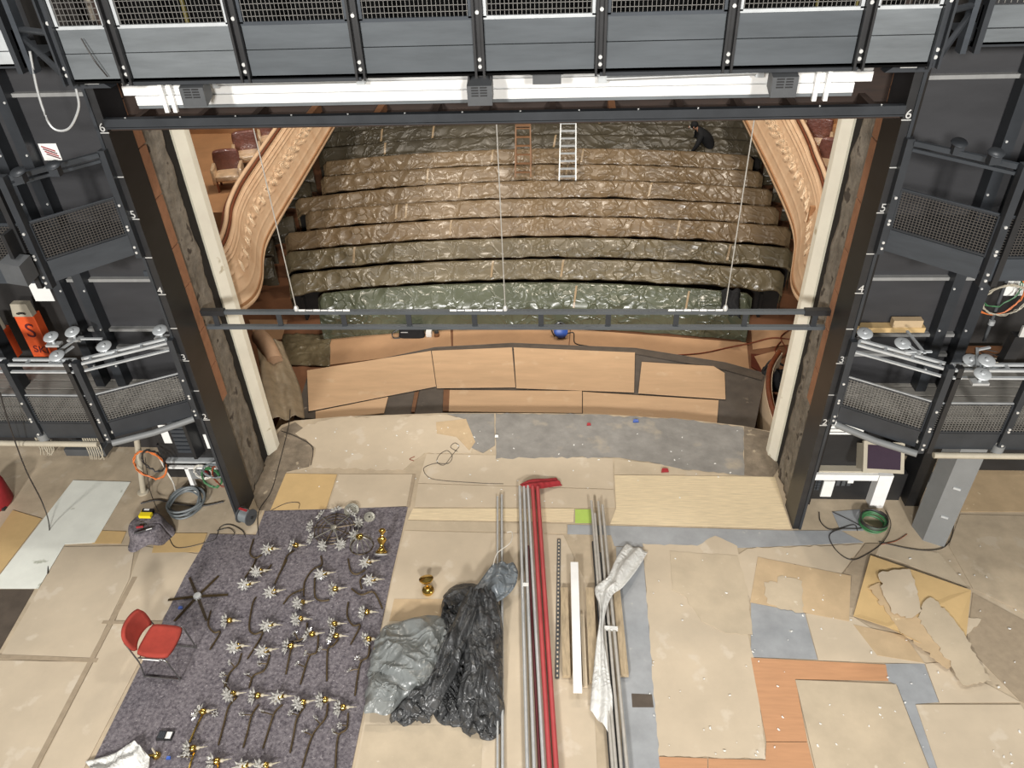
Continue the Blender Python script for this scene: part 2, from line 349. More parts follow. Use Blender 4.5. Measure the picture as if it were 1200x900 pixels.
# left side
P([(335,555),(395,556),(382,597),(317,598)], .005, M_yel)
P([(397,556),(484,556),(478,593),(384,597)], .005, M_hard)
P([(309,600),(320,600),(306,630),(300,630)], .005, M_yel)
P([(118,622),(148,623),(142,637),(108,637)], .004, M_yel)
P([(184,625),(243,625),(234,647),(178,648)], .004, M_yel)
P([(15,598),(49,608),(-6,680),(-6,628)], .005, M_yel)
P([(-6,691),(40,691),(-6,772)], .004, M_dkboard)
P([(75,641),(158,640),(152,678),(106,771),(2,767),(45,692)], .003, M_hard)
P([(166,640),(236,650),(190,727),(136,727)], .003, M_hard)
P([(-6,774),(104,776),(36,905),(-6,905)], .003, M_hard)
P([(133,731),(187,731),(96,905),(44,905)], .003, M_hard)
for a, b, w in (((158,676),(38,905),.07), ((-6,769),(114,774),.06), ((120,729),(190,730),.05), ((485,556),(478,594),.05)):
    NPAN[0] += 4; MB().bar(Zp(*a, .009+NPAN[0]*.00004), Zp(*b, .009+NPAN[0]*.00004), w, .004).build('tape_strip', M_tape, floor)
# loose sheets
def sheet(pts, z, m, name, label, t=.006, cat='board'):
    if cat == 'scrap': pts = tear(pts, 4.0, 4)
    return tag(MB().prism(pz(pts, z), (0,0,t)).build(name, m), label, cat)
sheet([(86,563),(153,565),(111,636),(76,638),(45,690),(-6,690),(-6,682)], .006, M_whiteb, 'white_board', 'large white board lying on the floor at the left edge')
sheet([(888,653),(997,675),(995,728),(943,718),(879,706)], .012, M_tan, 'hardboard_sheet', 'tan hardboard sheet with a white-specked torn scrap on it')
sheet([(895,682),(911,683),(912,676),(940,681),(942,718),(915,714),(899,706)], .019, M_hard2, 'torn_scrap', 'small torn beige scrap with white paint specks', cat='scrap')
b = MB().prism([Zp(1020,651,.05), Zp(1138,692,.05), Zp(1131,756,.03), Zp(1110,766,.01), Zp(1075,752,.07), Zp(1040,735,.06), Zp(1000,722,.02)], (0,0,.007)).build('hardboard_sheet', M_yel)
tag(b, 'golden tan hardboard sheet under torn scraps, its edge lifted off the floor', 'board')
sheet([(1018,690),(1030,683),(1090,735),(1121,776),(1111,784),(1062,747)], .062, M_tan, 'torn_scrap', 'long narrow tan scrap lying across the golden sheet', cat='scrap')
sheet([(1082,706),(1090,700),(1107,713),(1131,745),(1161,798),(1128,803),(1114,780),(1076,724)], .072, M_hard2, 'torn_scrap', 'long pale torn strip of board pointing to the right corner', cat='scrap')
sheet([(1030,672),(1048,668),(1066,667),(1072,680),(1080,716),(1068,725),(1048,720),(1037,700)], .083, M_hard, 'torn_scrap', 'pale torn board scrap with ragged edge on top of the pile', cat='scrap')
sheet([(1122,722),(1150,726),(1138,740),(1126,752)], .012, M_hard, 'torn_scrap', 'small pointed scrap sticking out beside the golden sheet', cat='scrap')

# ------------------------------------------------------------------ proscenium walls (both sides)
for s, side in ((-1,'left'), (1,'right')):
    w = MB().box(s*4.30, s*11, .62, 1.7, 0, 7.4) if False else MB().box(s*4.30, s*11, 1.62, 1.9, -.1, 8.5)
    wl = w.build('wall_'+side, M_stwall); tag(wl, 'dark stage wall behind the %s tower' % side, kind='structure')
    # raw concrete reveal
    c = MB()
    def rough(u, v, s=s):
        z = v*7.2; y = .50+u*.70
        return (s*(4.20+.035*noise.noise(Vector((y*6, z*2.4, s)))+.02*noise.noise(Vector((y*18, z*9, 3)))), y+.03*noise.noise(Vector((z*3, 5, s))), z)
    c.grid(rough, 14, 120)
    c.build('concrete_reveal', M_concrete, wl, thick=.04)
    MB().box(s*4.215, s*4.34, 1.18, 1.62, 0, 7.2).build('gap_shade', M_dark, wl)  # dark block filling the gap, its colour stands in for shade
    MB().box(s*4.27, s*4.5, .5, 1.7, 0, 7.2).build('core', M_dark, wl)
    z = 1.9
    while z < 6.6:
        h = random.uniform(.55, .75)
        MB().box(s*4.137, s*4.30, .49, .68, z+.02, z+h).build('brick', M_brick, wl); z += h
    t = MB().prism([(s*4.30,1.45,0),(s*4.19,1.45,0),(s*4.19,1.74,0),(s*4.30,1.74,0)], (0,0,7.2)).build('trim_%d' % (1 if s < 0 else 2), M_cream2); tag(t, 'cream painted proscenium jamb on the %s' % side, kind='structure')
    MB().prism([(s*4.188,1.45,0),(s*4.10,1.60,0),(s*4.10,1.74,0),(s*4.188,1.74,0)], (0,0,7.2)).build('inner_strip', M_cream, t)

# ------------------------------------------------------------------ auditorium shell
def zf(y): return -.95+.108*max(0, y-7.0)
fl = MB().prism([(-9,2.2,-1.05),(9,2.2,-1.05),(9,7,-1.05),(-9,7,-1.05)], (0,0,.1)).prism([(-9,7,-1.05),(9,7,-1.05),(9,24,zf(24)-.1),(-9,24,zf(24)-.1)], (0,0,.1)).build('floor_auditorium', M_audbase)
tag(fl, 'board-covered sloping floor of the auditorium', kind='structure')
wb = MB().box(-9, 9, 24, 24.2, -1, 9).build('wall_back', M_wall); tag(wb, 'dark brown back wall of the auditorium', kind='structure')
for s, nm in ((-1,'wall_auditorium_left'), (1,'wall_auditorium_right')):
    o = MB().box(s*8.8, s*9, 1.9, 24, -1, 9).build(nm, M_wall); tag(o, 'brown side wall of the auditorium', kind='structure')
sf = MB().prism([tuple(p+Vector((0,-.02,-1))) for p in apron]+[tuple(p+Vector((0,-.12,-1))) for p in apron[::-1]], (0,0,.9)).build('wall_stage_front', M_dkboard); tag(sf, 'dark curved front of the stage apron', kind='structure')

# pit
pit = MB().prism(pz([(345,492),(362,440),(440,424),(510,409),(600,404),(745,410),(850,427),(897,440),(884,504)], -.34), (0,0,.05)).build('floor_pit', M_pitd)
tag(pit, 'dark cover of the orchestra pit in front of the stage', kind='structure')
PP = lambda pts, z, m, n='cover_board', t=.02: panel(pts, z, m, pit, n, t)
PP([(360,435),(505,412),(511,453),(362,482)], -.27, M_pit)
PP([(506,412),(600,408),(604,454),(512,455)], -.27, M_pit)
PP([(602,408),(744,414),(743,460),(605,455)], -.27, M_pit)
PP([(752,425),(836,430),(849,438),(850,468),(748,461)], -.27, M_pit)
PP([(370,483),(455,466),(450,485),(370,493)], -.28, M_pit)
PP([(527,458),(682,459),(682,485),(526,483)], -.28, M_pit)
PP([(683,460),(842,470),(840,497),(683,486)], -.28, M_pit)
PP([(486,461),(491,460),(486,484),(482,484)], -.285, M_redbr, 'joist', .03)
PP([(520,458),(527,458),(526,483),(519,483)], -.285, M_redbr, 'joist', .03)
PP([(440,426),(510,410),(600,404),(745,410),(850,427),(895,440),(893,446),(850,434),(745,415),(600,409),(510,414),(440,431)], -.28, M_dkboard, 'rim_strip', .02)
AP = lambda pts, z, m: panel(pts, z, m, fl, 'floor_board', .012)
AP([(387,397),(528,386),(529,408),(450,420),(387,428)], -.945, M_audfl)
AP([(531,386),(668,386),(666,409),(531,408)], -.945, M_audfl)
AP([(669,386),(875,402),(878,433),(667,409)], -.945, M_audfl)
AP([(880,386),(940,386),(925,404),(882,410)], -.945, M_audfl)
AP([(880,415),(893,416),(893,438),(880,430)], -.94, M_redwd)
AP([(884,418),(915,410),(905,440),(896,440)], -.93, M_audfl)
AP([(290,370),(338,372),(330,398),(300,400)], -.945, M_audfl)
AP([(310,300),(336,300),(338,368),(310,368)], -.945, M_audfl)
# pit end walls
for s in (-1, 1):
    r = thing('pit_end_wall', 'curved cream pit wall with brown wooden rim beside the black bag' if s > 0 else 'curved pit wall hidden under grey-beige dust sheet at left', 'wall', (s*4.6, 3.6, -.95))
    ctr = [(4.38,2.2),(4.36,2.8),(4.42,3.4),(4.58,4.0),(4.85,4.5)]
    pts = spline([(s*x,y,0) for x,y in ctr], 5)
    m = MB(); ht = .02 if s > 0 else -.30
    for a, b in zip(pts, pts[1:]):
        m.add([a+Vector((0,0,-.95)), b+Vector((0,0,-.95)), b+Vector((0,0,ht)), a+Vector((0,0,ht)), a+Vector((s*.12,0,-.95)), b+Vector((s*.12,0,-.95)), b+Vector((s*.12,0,ht)), a+Vector((s*.12,0,ht))],
              [(0,1,2,3),(7,6,5,4),(3,2,6,7)])
    m.smooth = True; m.build('wall_panel', M_plasw, r)
    if s > 0: MB().tube([p+Vector((s*.05,0,.05)) for p in pts], .05, 8).build('wooden_rim', M_mahog, r)

# ------------------------------------------------------------------ plastic covered seat rows
def circ(a, b, c):
    ax, ay, bx, by, cx, cy = a.x, a.y, b.x, b.y, c.x, c.y
    d = 2*(ax*(by-cy)+bx*(cy-ay)+cx*(ay-by))
    ux = ((ax*ax+ay*ay)*(by-cy)+(bx*bx+by*by)*(cy-ay)+(cx*cx+cy*cy)*(ay-by))/d
    uy = ((ax*ax+ay*ay)*(cx-bx)+(bx*bx+by*by)*(ax-cx)+(cx*cx+cy*cy)*(bx-ax))/d
    return ux, uy, math.hypot(ax-ux, ay-uy)
ROWS = [(0,(372,346),(600,333),(882,346)),(.1,(337,324),(600,306),(920,320)),(.2,(333,298),(600,281),(930,293)),(.3,(333,275),(600,257),(928,268)),
        (.4,(357,250),(600,235),(914,245)),(.5,(345,235),(600,214),(906,224)),(.6,(375,209),(600,195),(895,203)),(.7,(378,191),(600,176),(884,184)),
        (.8,(372,176),(600,160),(897,168)),(.9,(370,158),(600,146),(897,153)),(1.0,(370,145),(600,134),(897,140))]
ROWSD = None
ordn = ['first','second','third','fourth','fifth','sixth','seventh','eighth','ninth','tenth','eleventh']
ROWGEO = []
PROF = [(-.30,-.34),(-.335,-.32),(-.345,-.285),(-.31,-.245),(-.235,-.185),(-.15,-.10),(-.06,-.02),(.0,.02),(.05,.015),(.09,-.05),(.10,-.25),(.11,-.75)]
for i, (z, a, b, c) in enumerate(ROWS):
    A, B, Cc = Zp(*a, z), Zp(*b, z), Zp(*c, z); ux, uy, R = circ(A, B, Cc)
    t0, t1 = math.atan2(A.y-uy, A.x-ux), math.atan2(Cc.y-uy, Cc.x-ux); sg = 1 if B.y > uy else -1
    ROWGEO.append((ux, uy, R, t0, t1, z, sg))
    Ln = abs(t1-t0)*R; nu = 200
    prof = PROF
    if i == 0: prof = [(-.40,-.93),(-.41,-.70),(-.42,-.50),(-.41,-.37),(-.35,-.26),(-.26,-.17),(-.15,-.08),(-.06,-.01),(.0,.02),(.05,.015),(.10,-.05),(.11,-.75)]
    def fn(u, v, i=i, z=z, ux=ux, uy=uy, R=R, t0=t0, t1=t1, sg=sg, Ln=Ln, prof=prof):
        k = v*(len(prof)-1); j = min(int(k), len(prof)-2); f = k-j
        d = prof[j][0]*(1-f)+prof[j+1][0]*f; h = prof[j][1]*(1-f)+prof[j+1][1]*f
        t = t0+(t1-t0)*u; s_ = u*Ln
        q = Vector((s_*1.5+v*1.2*math.sin(s_*.7+i), v*1.6+i*7.3, i*3.1)); w = 1 if v < .75 else .3
        cr = noise.ridged_multi_fractal(q, 1.0, 2.1, 3, 1.0, 2.0)-1.1
        sag = .5+.5*math.cos(2*math.pi*s_/.56+i)
        h += w*(.011*cr)+.006*sag*(v > .4 and v < .75)
        if v < .3: h += (.05*noise.noise(Vector((s_*1.9, i*9.1, 2)))+.02*sag)*(1 if i else .1); d += .03*noise.noise(Vector((s_*2.6, i*5.5, 8)))
        d += .014*noise.noise(q*1.3+Vector((9,9,9)))+.006*noise.noise(q*3.7)
        e = min(u, 1-u)*Ln
        if e < .12: h -= (.12-e)*.9
        return (ux+math.cos(t)*(R+sg*d), uy+math.sin(t)*(R+sg*d), z+h)
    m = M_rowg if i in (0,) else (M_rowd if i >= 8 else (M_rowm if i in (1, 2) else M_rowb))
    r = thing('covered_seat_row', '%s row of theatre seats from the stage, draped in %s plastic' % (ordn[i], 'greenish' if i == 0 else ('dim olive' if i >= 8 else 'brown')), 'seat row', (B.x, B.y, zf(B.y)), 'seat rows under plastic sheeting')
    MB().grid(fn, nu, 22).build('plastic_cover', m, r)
    mb = MB()   # ends closed, seat pedestals and a dark shade sheet under the cover
    for u in (0, 1):
        vs = [fn(u, v/22) for v in range(23)]; vs += [(vs[-1][0], vs[-1][1], z-.93), (vs[0][0], vs[0][1], z-.93)]
        mb.add(vs, [tuple(range(len(vs)))])
    mb.build('cover_end', m, r)
    ped = MB()
    def shade_sheet(u, v, ux=ux, uy=uy, R=R, t0=t0, t1=t1, sg=sg, z=z):
        t = t0+(t1-t0)*(.004+.992*u); dd = -.20+.0*v
        return (ux+math.cos(t)*(R+sg*dd), uy+math.sin(t)*(R+sg*dd), z-.26-.62*v)
    if i: ped.grid(shade_sheet, 60, 1)  # added dark backdrop, paints the shade below the covers
    for k in range(int(Ln/.56)):
        t = t0+(t1-t0)*((k+.5)*.56/Ln); x, y = ux+math.cos(t)*(R-sg*.2), uy+math.sin(t)*(R-sg*.2)
        ped.box(x-.03, x+.03, y-.12, y+.12, zf(y)-.02, z-.42)
    ped.build('support_and_shade', M_dark, r)
    # clear tape joins
    for k in range(2):
        u = random.uniform(.1, .9)
        mb = MB()
        vs = []
        for v in range(6, 15):
            for du in (-.0022, .0022):
                p = Vector(fn(u+du+.002*(v-10)*.3, v/22)); vs.append(p+Vector((0,-.012,.012)))
        mb.add(vs, [(2*q, 2*q+1, 2*q+3, 2*q+2) for q in range(8)]); mb.build('tape_strip', M_tapec, r)
# short side blocks of seats beyond the aisles
for i in range(2, 9):
    ux, uy, R, t0, t1, z, sg = ROWGEO[i]
    for s, ta in ((-1, t0), (1, t1)):
        dirn = 1 if (t0 > t1) == (s < 0) else -1
        a0 = ta+dirn*.30/R; a1 = a0+dirn*1.5/R
        def fs(u, v, i=i, s=s, a0=a0, a1=a1, ux=ux, uy=uy, R=R, z=z):
            k = v*(len(PROF)-1); j = min(int(k), len(PROF)-2); f = k-j
            d = PROF[j][0]*(1-f)+PROF[j+1][0]*f; h = PROF[j][1]*(1-f)+PROF[j+1][1]*f; t = a0+(a1-a0)*u
            q = Vector((u*4, v*2+i, s*5)); d += .05*noise.noise(q); h += .05*noise.noise(q*1.7)-.08
            return (ux+math.cos(t)*(R+d), uy+math.sin(t)*(R+d), z+h)
        o = MB().grid(fs, 24, 14).build('covered_side_row', M_rowd)
        tag(o, 'short plastic-covered seat block beside the %s end of the %s row' % ('left' if s < 0 else 'right', ordn[i]), 'seat row', 'side seat blocks under plastic')
# plastic sheet on the floor at the left front
def flat_sheet(pts, z, m, amp, name, label, cat, seed=0, n=26):
    P4 = [Zp(x, y, z) for x, y in pts]
    def fn(u, v):
        p = P4[0].lerp(P4[1], u).lerp(P4[3].lerp(P4[2], u), v)
        q = Vector((p.x*4, p.y*4, seed)); h = abs(noise.noise(q))+.5*abs(noise.noise(q*2.3))
        return (p.x+.05*noise.noise(q*.8+Vector((3,1,2))), p.y+.05*noise.noise(q*.8), p.z+amp*h)
    o = MB().grid(fn, n, n).build(name, m, thick=.004); return tag(o, label, cat)
flat_sheet([(332,392),(388,392),(386,430),(326,428)], -.93, M_rowm, .06, 'plastic_sheet', 'crumpled dull green-brown plastic sheet on the floor left of the front boards', 'plastic sheet', 5)

# ------------------------------------------------------------------ box balconies
LOWS = {-1: [(4.45,1.9),(4.24,2.12),(4.15,2.48),(4.23,3.03),(4.45,3.78),(4.58,4.43),(4.64,5.39),(4.72,7.52),(4.85,10.75),(5.0,14)],
        1: [(4.45,1.9),(4.36,2.2),(4.30,2.55),(4.34,2.98),(4.54,3.69),(4.70,4.3),(4.82,5.31),(4.90,7.54),(4.96,10.8),(5.05,14)]}
TOPS = {-1: [(4.42,1.9),(4.40,2.2),(4.41,2.5),(4.53,3.04),(4.72,3.68),(4.85,4.38),(4.92,5.02),(5.0,6.29),(5.12,8.2),(5.5,14)],
        1: [(4.34,1.9),(4.42,2.3),(4.56,2.7),(4.70,3.17),(4.92,3.96),(5.06,4.83),(5.14,5.6),(5.24,6.46),(5.36,8.2),(5.7,14)]}
for s, side in ((-1,'left'), (1,'right')):
    lo = spline([(s*x,y,2.45) for x,y in LOWS[s]], 10); hi = spline([(s*x,y,3.45) for x,y in TOPS[s]], 10); n = len(lo)
    r = thing('box_balcony', 'peach plaster box balcony with relief ornament on the %s side of the house' % side, 'balcony', (s*4.8, 6, 2.4))
    def fn(u, v, lo=lo, hi=hi, s=s, n=n):
        k = u*(n-1); j = min(int(k), n-2); f = k-j
        a = lo[j].lerp(lo[j+1], f); b = hi[j].lerp(hi[j+1], f); p = a.lerp(b, v)
        bulge = .03*math.sin(math.pi*min(1, v*1.02))
        for c0, amp, wd in ((.04,.02,.03),(.13,.012,.02),(.86,.03,.022),(.93,.035,.02),(.99,.02,.02),(.80,.02,.015),(.30,.010,.02)):
            bulge += amp*math.exp(-((v-c0)/wd)**2)
        sl = p.y
        if .42 < v < .74:   # relief scrolls
            w = math.sin(math.pi*(v-.42)/.32)
            sc = math.sin(sl*9+6*math.sin(v*14))*math.cos(sl*4.5)+.6*math.sin(sl*21+v*30)
            bulge += .026*w*max(0, sc)
        p.x -= s*bulge
        return tuple(p)
    pf = MB().grid(fn, 420, 60).build('parapet_front', M_plas, r)
    orn = MB()
    y = 2.5
    while y < 10.5:   # raised leaf scrolls along the parapet
        u = None
        for q in range(0, 421):
            if fn(q/420, .58)[1] >= y: u = q/420; break
        if u is None: break
        for kk in range(7):
            a = kk*.9; pts = []
            for e in range(6):
                tt = e/5; rr = .02+.11*tt; ang = a+tt*2.2
                du = rr*math.cos(ang)/12.0; v = .58+rr*math.sin(ang)*.9
                p = Vector(fn(min(1, max(0, u+du)), v)); pts.append(p+Vector((-s*.004,0,0)))
            orn.tube(pts, [.004,.008,.010,.009,.007,.002], 5)
        y += .42
    orn.build('relief_ornament', M_plasw, pf)['kind'] = 'stuff'
    MB().tube([p+Vector((s*.06,0,.06)) for p in hi], .038, 8).build('hand_rail', M_plas, r)
    MB().tube([p+Vector((-s*.0,0,.03)) for p in hi], .024, 6).build('rail_bead', M_mahog, r)
    bk = MB()
    for a, b in zip(hi, hi[1:]):
        o1, o2 = Vector((s*.16,0,0)), Vector((s*.16,0,-.75))
        bk.add([a+Vector((s*.02,0,0)), b+Vector((s*.02,0,0)), b+o1, a+o1, b+o2, a+o2], [(0,1,2,3),(3,2,4,5)])
    bk.build('parapet_cap', M_mahog, r)
    MB().prism([tuple(p) for p in lo]+[(s*8.8,14,2.45),(s*8.8,1.9,2.45)], (0,0,.12)).build('balcony_floor', M_boxfl, r)
    for yy in (4.0, 9.5):
        MB().box(s*4.75 if yy < 5 else s*5.35, s*8.8, yy, yy+.06, 2.57, 3.25).build('partition', M_boxfl, r)
    # steps
    MB().box(s*5.6, s*8.8, 5.2, 14, 2.57, 2.72).build('seat_step', M_boxfl, r)
# film-wrapped armchairs in the boxes
def armchair(px, z, rz, label):
    p = Zp(*px, z+.40); r = thing('wrapped_armchair', label, 'armchair', (0,0,0), 'film wrapped armchairs in the boxes')
    def soft(x0,x1,y0,y1,z0,z1,nm,m,sd):
        mb = MB(); n = 6
        cx, cy, cz, hx, hy, hz = (x0+x1)/2, (y0+y1)/2, (z0+z1)/2, (x1-x0)/2, (y1-y0)/2, (z1-z0)/2
        for ax in range(3):
            for sgn in (-1,1):
                def g(u, v, ax=ax, sgn=sgn):
                    c = [0,0,0]; c[ax] = sgn; c[(ax+1)%3] = 2*u-1; c[(ax+2)%3] = 2*v-1
                    q = Vector(c); l = max(1, (abs(q.x)**6+abs(q.y)**6+abs(q.z)**6)**(1/6)); q /= l
                    nn = .04*noise.noise(q*2+Vector((sd,0,0)))
                    return (cx+hx*(q.x+nn), cy+hy*(q.y+nn), cz+hz*(q.z+nn))
                mb.grid(g, n, n)
        return mb.build(nm, m, r)
    soft(-.3,.3,-.28,.25,.28,.46,'seat',M_film,1); soft(-.31,.31,.18,.32,.3,.98,'backrest',M_velvet,2)
    soft(-.36,-.27,-.28,.3,.2,.66,'armrest',M_film,3); soft(.27,.36,-.28,.3,.2,.66,'armrest',M_film,4)
    for sx in (-.27,.27):
        for sy in (-.22,.25): MB().box(sx-.025,sx+.025,sy-.025,sy+.025,0,.3).build('leg', M_mahog, r)
    r.location = (p.x, p.y, z); r.rotation_euler = (0,0,rz); r.scale = (.82,.82,.72); return r
armchair((266,197), 2.72, .25, 'film-wrapped burgundy armchair in left box, nearest the proscenium')
armchair((289,174), 2.72, .35, 'film-wrapped burgundy armchair in left box, in the middle')
armchair((318,156), 2.72, .35, 'film-wrapped burgundy armchair in left box, farthest back')
armchair((972,185), 2.72, -.5, 'film-wrapped burgundy armchair in right box, nearest the proscenium')
armchair((958,160), 2.72, -.3, 'film-wrapped burgundy armchair in right box, second from proscenium')
armchair((948,140), 2.72, -.3, 'film-wrapped burgundy armchair in right box, farthest back')

# ------------------------------------------------------------------ portal towers
for s, side in ((-1,'left'), (1,'right')):
    r = thing('portal_tower', 'black steel portal tower with height marks on the %s of the opening' % side, 'tower', (s*5, .3, 0))
    MB().box(s*4.13, s*4.22, 0, .48, 0, 7.0).build('side_plate', M_black, r)
    MB().box(s*4.215, s*4.25, -.015, .06, 0, 7.0).build('edge_strip', M_steel2, r)
    ledge_px = [(140,325),(150,383),(155,404),(60,108)] if s < 0 else [(1070,323),(1065,389),(1065,412),(1130,87)]
    zs = sorted(Yp(*p, .6).z for p in ledge_px); zs = [2.1]+zs+[7.4]
    for a, b in zip(zs, zs[1:]):
        MB().box(s*4.25, s*5.75, .6, .66, a+.012, b-.012).build('wall_panel', M_panel, r)
    for z in zs[1:-1]:
        MB().box(s*4.25, s*5.72, .53, .6, z-.03, z+.012).build('ledge', M_ledge, r)
    if True:
        for a, b in ((4.0,5.2),):
            MB().box(s*5.75, s*8.5, .98, 1.02, 4.7, 7.4).build('wall_panel', M_panel, r)
    for x in (5.42, 5.74):
        uo = MB().box(s*x, s*(x+.13), .42, .6, 2.1, 7.4).build('upright', M_steel2, r)
        bo = MB()
        for k in range(8): bo.lathe([(.0,0),(.014,0),(.014,.012),(0,.012)], 6, (s*(x+.03), .42, 2.6+k*.6), (0,-1,0))
        bo.build('bolt', M_bolt, uo)['kind'] = 'stuff'
    MB().box(s*6.9, s*7.02, .3, .5, 2.1, 7.4).build('upright', M_steel2, r)
    for z in range(2, 7):
        text_mesh(str(z), .13, M_bolt, 'height_numeral', r, (s*4.178, -.004, z+.005), (math.pi/2, 0, 0))
        MB().box(s*4.12, s*4.24, -.006, 0, z-.016, z-.006).build('numeral_line', M_bolt, r)
        if z > 2 or True: MB().box(s*4.13, s*4.23, -.006, 0, z+.49, z+.50).build('half_mark', M_bolt, r) if z < 6 else None

# galleries on the towers
def gallery(s, z0, xc, yc, x1, lower, label):
    r = thing('tower_gallery', label, 'gallery', (s*xc, yc, z0))
    A0 = Vector((s*4.24, -.04, z0)); C0 = Vector((s*xc, yc, z0)); E0 = Vector((s*x1, yc, z0)); up = lambda h: Vector((0,0,h))
    MB().prism([A0+up(.06), C0+up(.06), E0+up(.06), (s*x1, .95, z0+.06), (s*5.75, .95, z0+.06), (s*5.75, .6, z0+.06), (s*4.24, .6, z0+.06)], (0,0,.04)).build('deck', M_dkdeck if lower else M_steel2, r)
    for k in range(6):
        y = yc+.12+k*.2
        if lower: MB().box(s*max(xc+.05-k*.18, 4.4), s*x1, y, y+.175, z0+.105, z0+.115).build('deck_plank', M_dkdeck, r)
    segs = [(A0, C0)]; xs = xc
    step = .92 if lower else .9
    while xs < x1-.1: segs.append((Vector((s*xs, yc, z0)), Vector((s*min(xs+step, x1), yc, z0)))); xs += step
    hk, hm, hr = .25, .70, (1.2 if lower else 1.2)
    wm = M_wire if lower else M_wired
    for k, (a, b) in enumerate(segs):
        d = (b-a).normalized(); g = .05 if k else .06
        a2, b2 = a+d*g, b-d*g
        MB().bar(a2+up(hk/2), b2+up(hk/2), .02, hk).build('kick_plate', M_steel2 if lower else M_steel, r)
        fr = MB()
        for h in (hk+.02, hm): fr.bar(a2+up(h), b2+up(h), .022, .02)
        fr.bar(a2+up(hk), a2+up(hm), .02, .02, (0,1,0)); fr.bar(b2+up(hk), b2+up(hm), .02, .02, (0,1,0))
        fo = fr.build('mesh_frame', M_steel2, r); MB().bar(a2+up(hm+.014), b2+up(hm+.014), .022, .012).build('frame_cap', M_galv if lower else M_steel, fo)
        ln = (b2-a2).length
        w = wires(MB(), a2+up(hk+.02), b2+up(hk+.02), b2+up(hm), a2+up(hm), int(ln/(.036 if lower else .032)), 13 if lower else 15, .0075 if lower else .006).build('wire_mesh', wm, fo); w['kind'] = 'stuff'
        # top rail
        if lower:
            rail = MB()
            nrm = Vector((-d.y, d.x, 0)); nrm = nrm if nrm.y > 0 else -nrm
            for o in (-.01, .10): rail.bar(a2+up(hr)+nrm*o, b2+up(hr)+nrm*o, .035, .03)
            rail.bar(a2+up(hr-.1)-nrm*.02, b2+up(hr-.1)-nrm*.02, .04, .02)
            L_ = (b2-a2).length; q = 0
            while q < L_: rail.bar(a2+d*q+up(hr)-nrm*.01, a2+d*q+up(hr)+nrm*.10, .03, .026); q += .3
            rail.build('slotted_rail', M_galv, r)
        else:
            rail = MB(); rail.bar(a2+up(hr), b2+up(hr), .05, .05); rail.bar(a2+up(hr-.07), b2+up(hr-.07), .03, .03); rail.build('top_rail', M_steel, r)
        for p in ([a, b] if k == 0 else [b]):
            po = MB().bar(p+up(-.05), p+up(hr+.04), .075, .09, (0,1,0)).build('post', M_steel2, r)
            if k == 0 and p is b: MB().bar(p+Vector((s*.11,0,-.05)), p+Vector((s*.11,0,hr+.04)), .06, .08, (0,1,0)).build('post', M_black, r)
            bo = MB()
            for h in (.03,.10,.32,.36,.62): bo.lathe([(0,0),(.016,0),(.016,.014),(0,.014)], 6, p+Vector((0,-.05,h)), (0,-1,0))
            bo.build('bolt', M_bolt, po)['kind'] = 'stuff'
    if lower:   # padded tubes hung under the kick plates
        MB().tube([A0+Vector((s*.05,-.05,-.04)), A0.lerp(C0, .5)+Vector((0,-.07,-.06)), C0+Vector((-s*.05,-.07,-.03))], .045, 8).build('foam_tube', M_pillar, r)
        MB().tube([C0+Vector((s*.15,-.07,-.05)), C0+Vector((s*.8,-.06,-.06)), C0+Vector((s*2.2,-.07,-.05))], .04, 8).build('foam_tube', M_beige, r)
        MB().tube([C0+Vector((s*.92,0,-.06)), C0+Vector((s*.92,0,.07))], .07, 10).build('foam_collar', M_pillar, r)
    return r
gallery(-1, 2.12, 5.24, -.55, 7.9, True, 'lower left gallery with bright slotted rail and wire mesh guard')
gallery(1, 2.12, 5.16, -.58, 7.9, True, 'lower right gallery with bright slotted rail and wire mesh guard')
gallery(-1, 4.58, 4.95, -.75, 6.8, False, 'upper left gallery with dark rail and dim mesh guard')
gallery(1, 4.58, 5.04, -.76, 6.8, False, 'upper right gallery with dark rail and dim mesh guard')

# ------------------------------------------------------------------ portal bridge
br = thing('portal_bridge', 'steel lighting bridge with wire mesh guard spanning above the opening', 'bridge', (0, -.5, 6.76))
YB, ZB = -.9, 6.765
bx = [Yp(px, 85-px*.006, YB).x for px in (78,148,288,423,563,703,851,1004,1092)]
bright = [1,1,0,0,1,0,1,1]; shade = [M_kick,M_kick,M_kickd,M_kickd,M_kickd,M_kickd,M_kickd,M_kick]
for k in range(8):
    a, b = bx[k]+.05, bx[k+1]-.05
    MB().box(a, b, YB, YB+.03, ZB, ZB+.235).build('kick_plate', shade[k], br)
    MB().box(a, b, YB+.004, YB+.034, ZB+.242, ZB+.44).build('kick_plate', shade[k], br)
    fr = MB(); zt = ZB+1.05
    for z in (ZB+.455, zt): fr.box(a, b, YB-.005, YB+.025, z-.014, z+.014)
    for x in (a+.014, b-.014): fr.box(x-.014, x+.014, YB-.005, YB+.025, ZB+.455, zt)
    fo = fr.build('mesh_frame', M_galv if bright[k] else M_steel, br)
    w = wires(MB(), (a,YB+.01,ZB+.46), (b,YB+.01,ZB+.46), (b,YB+.01,zt), (a,YB+.01,zt), int((b-a)/.036), 12, .0042).build('wire_mesh', M_wire, fo); w['kind'] = 'stuff'
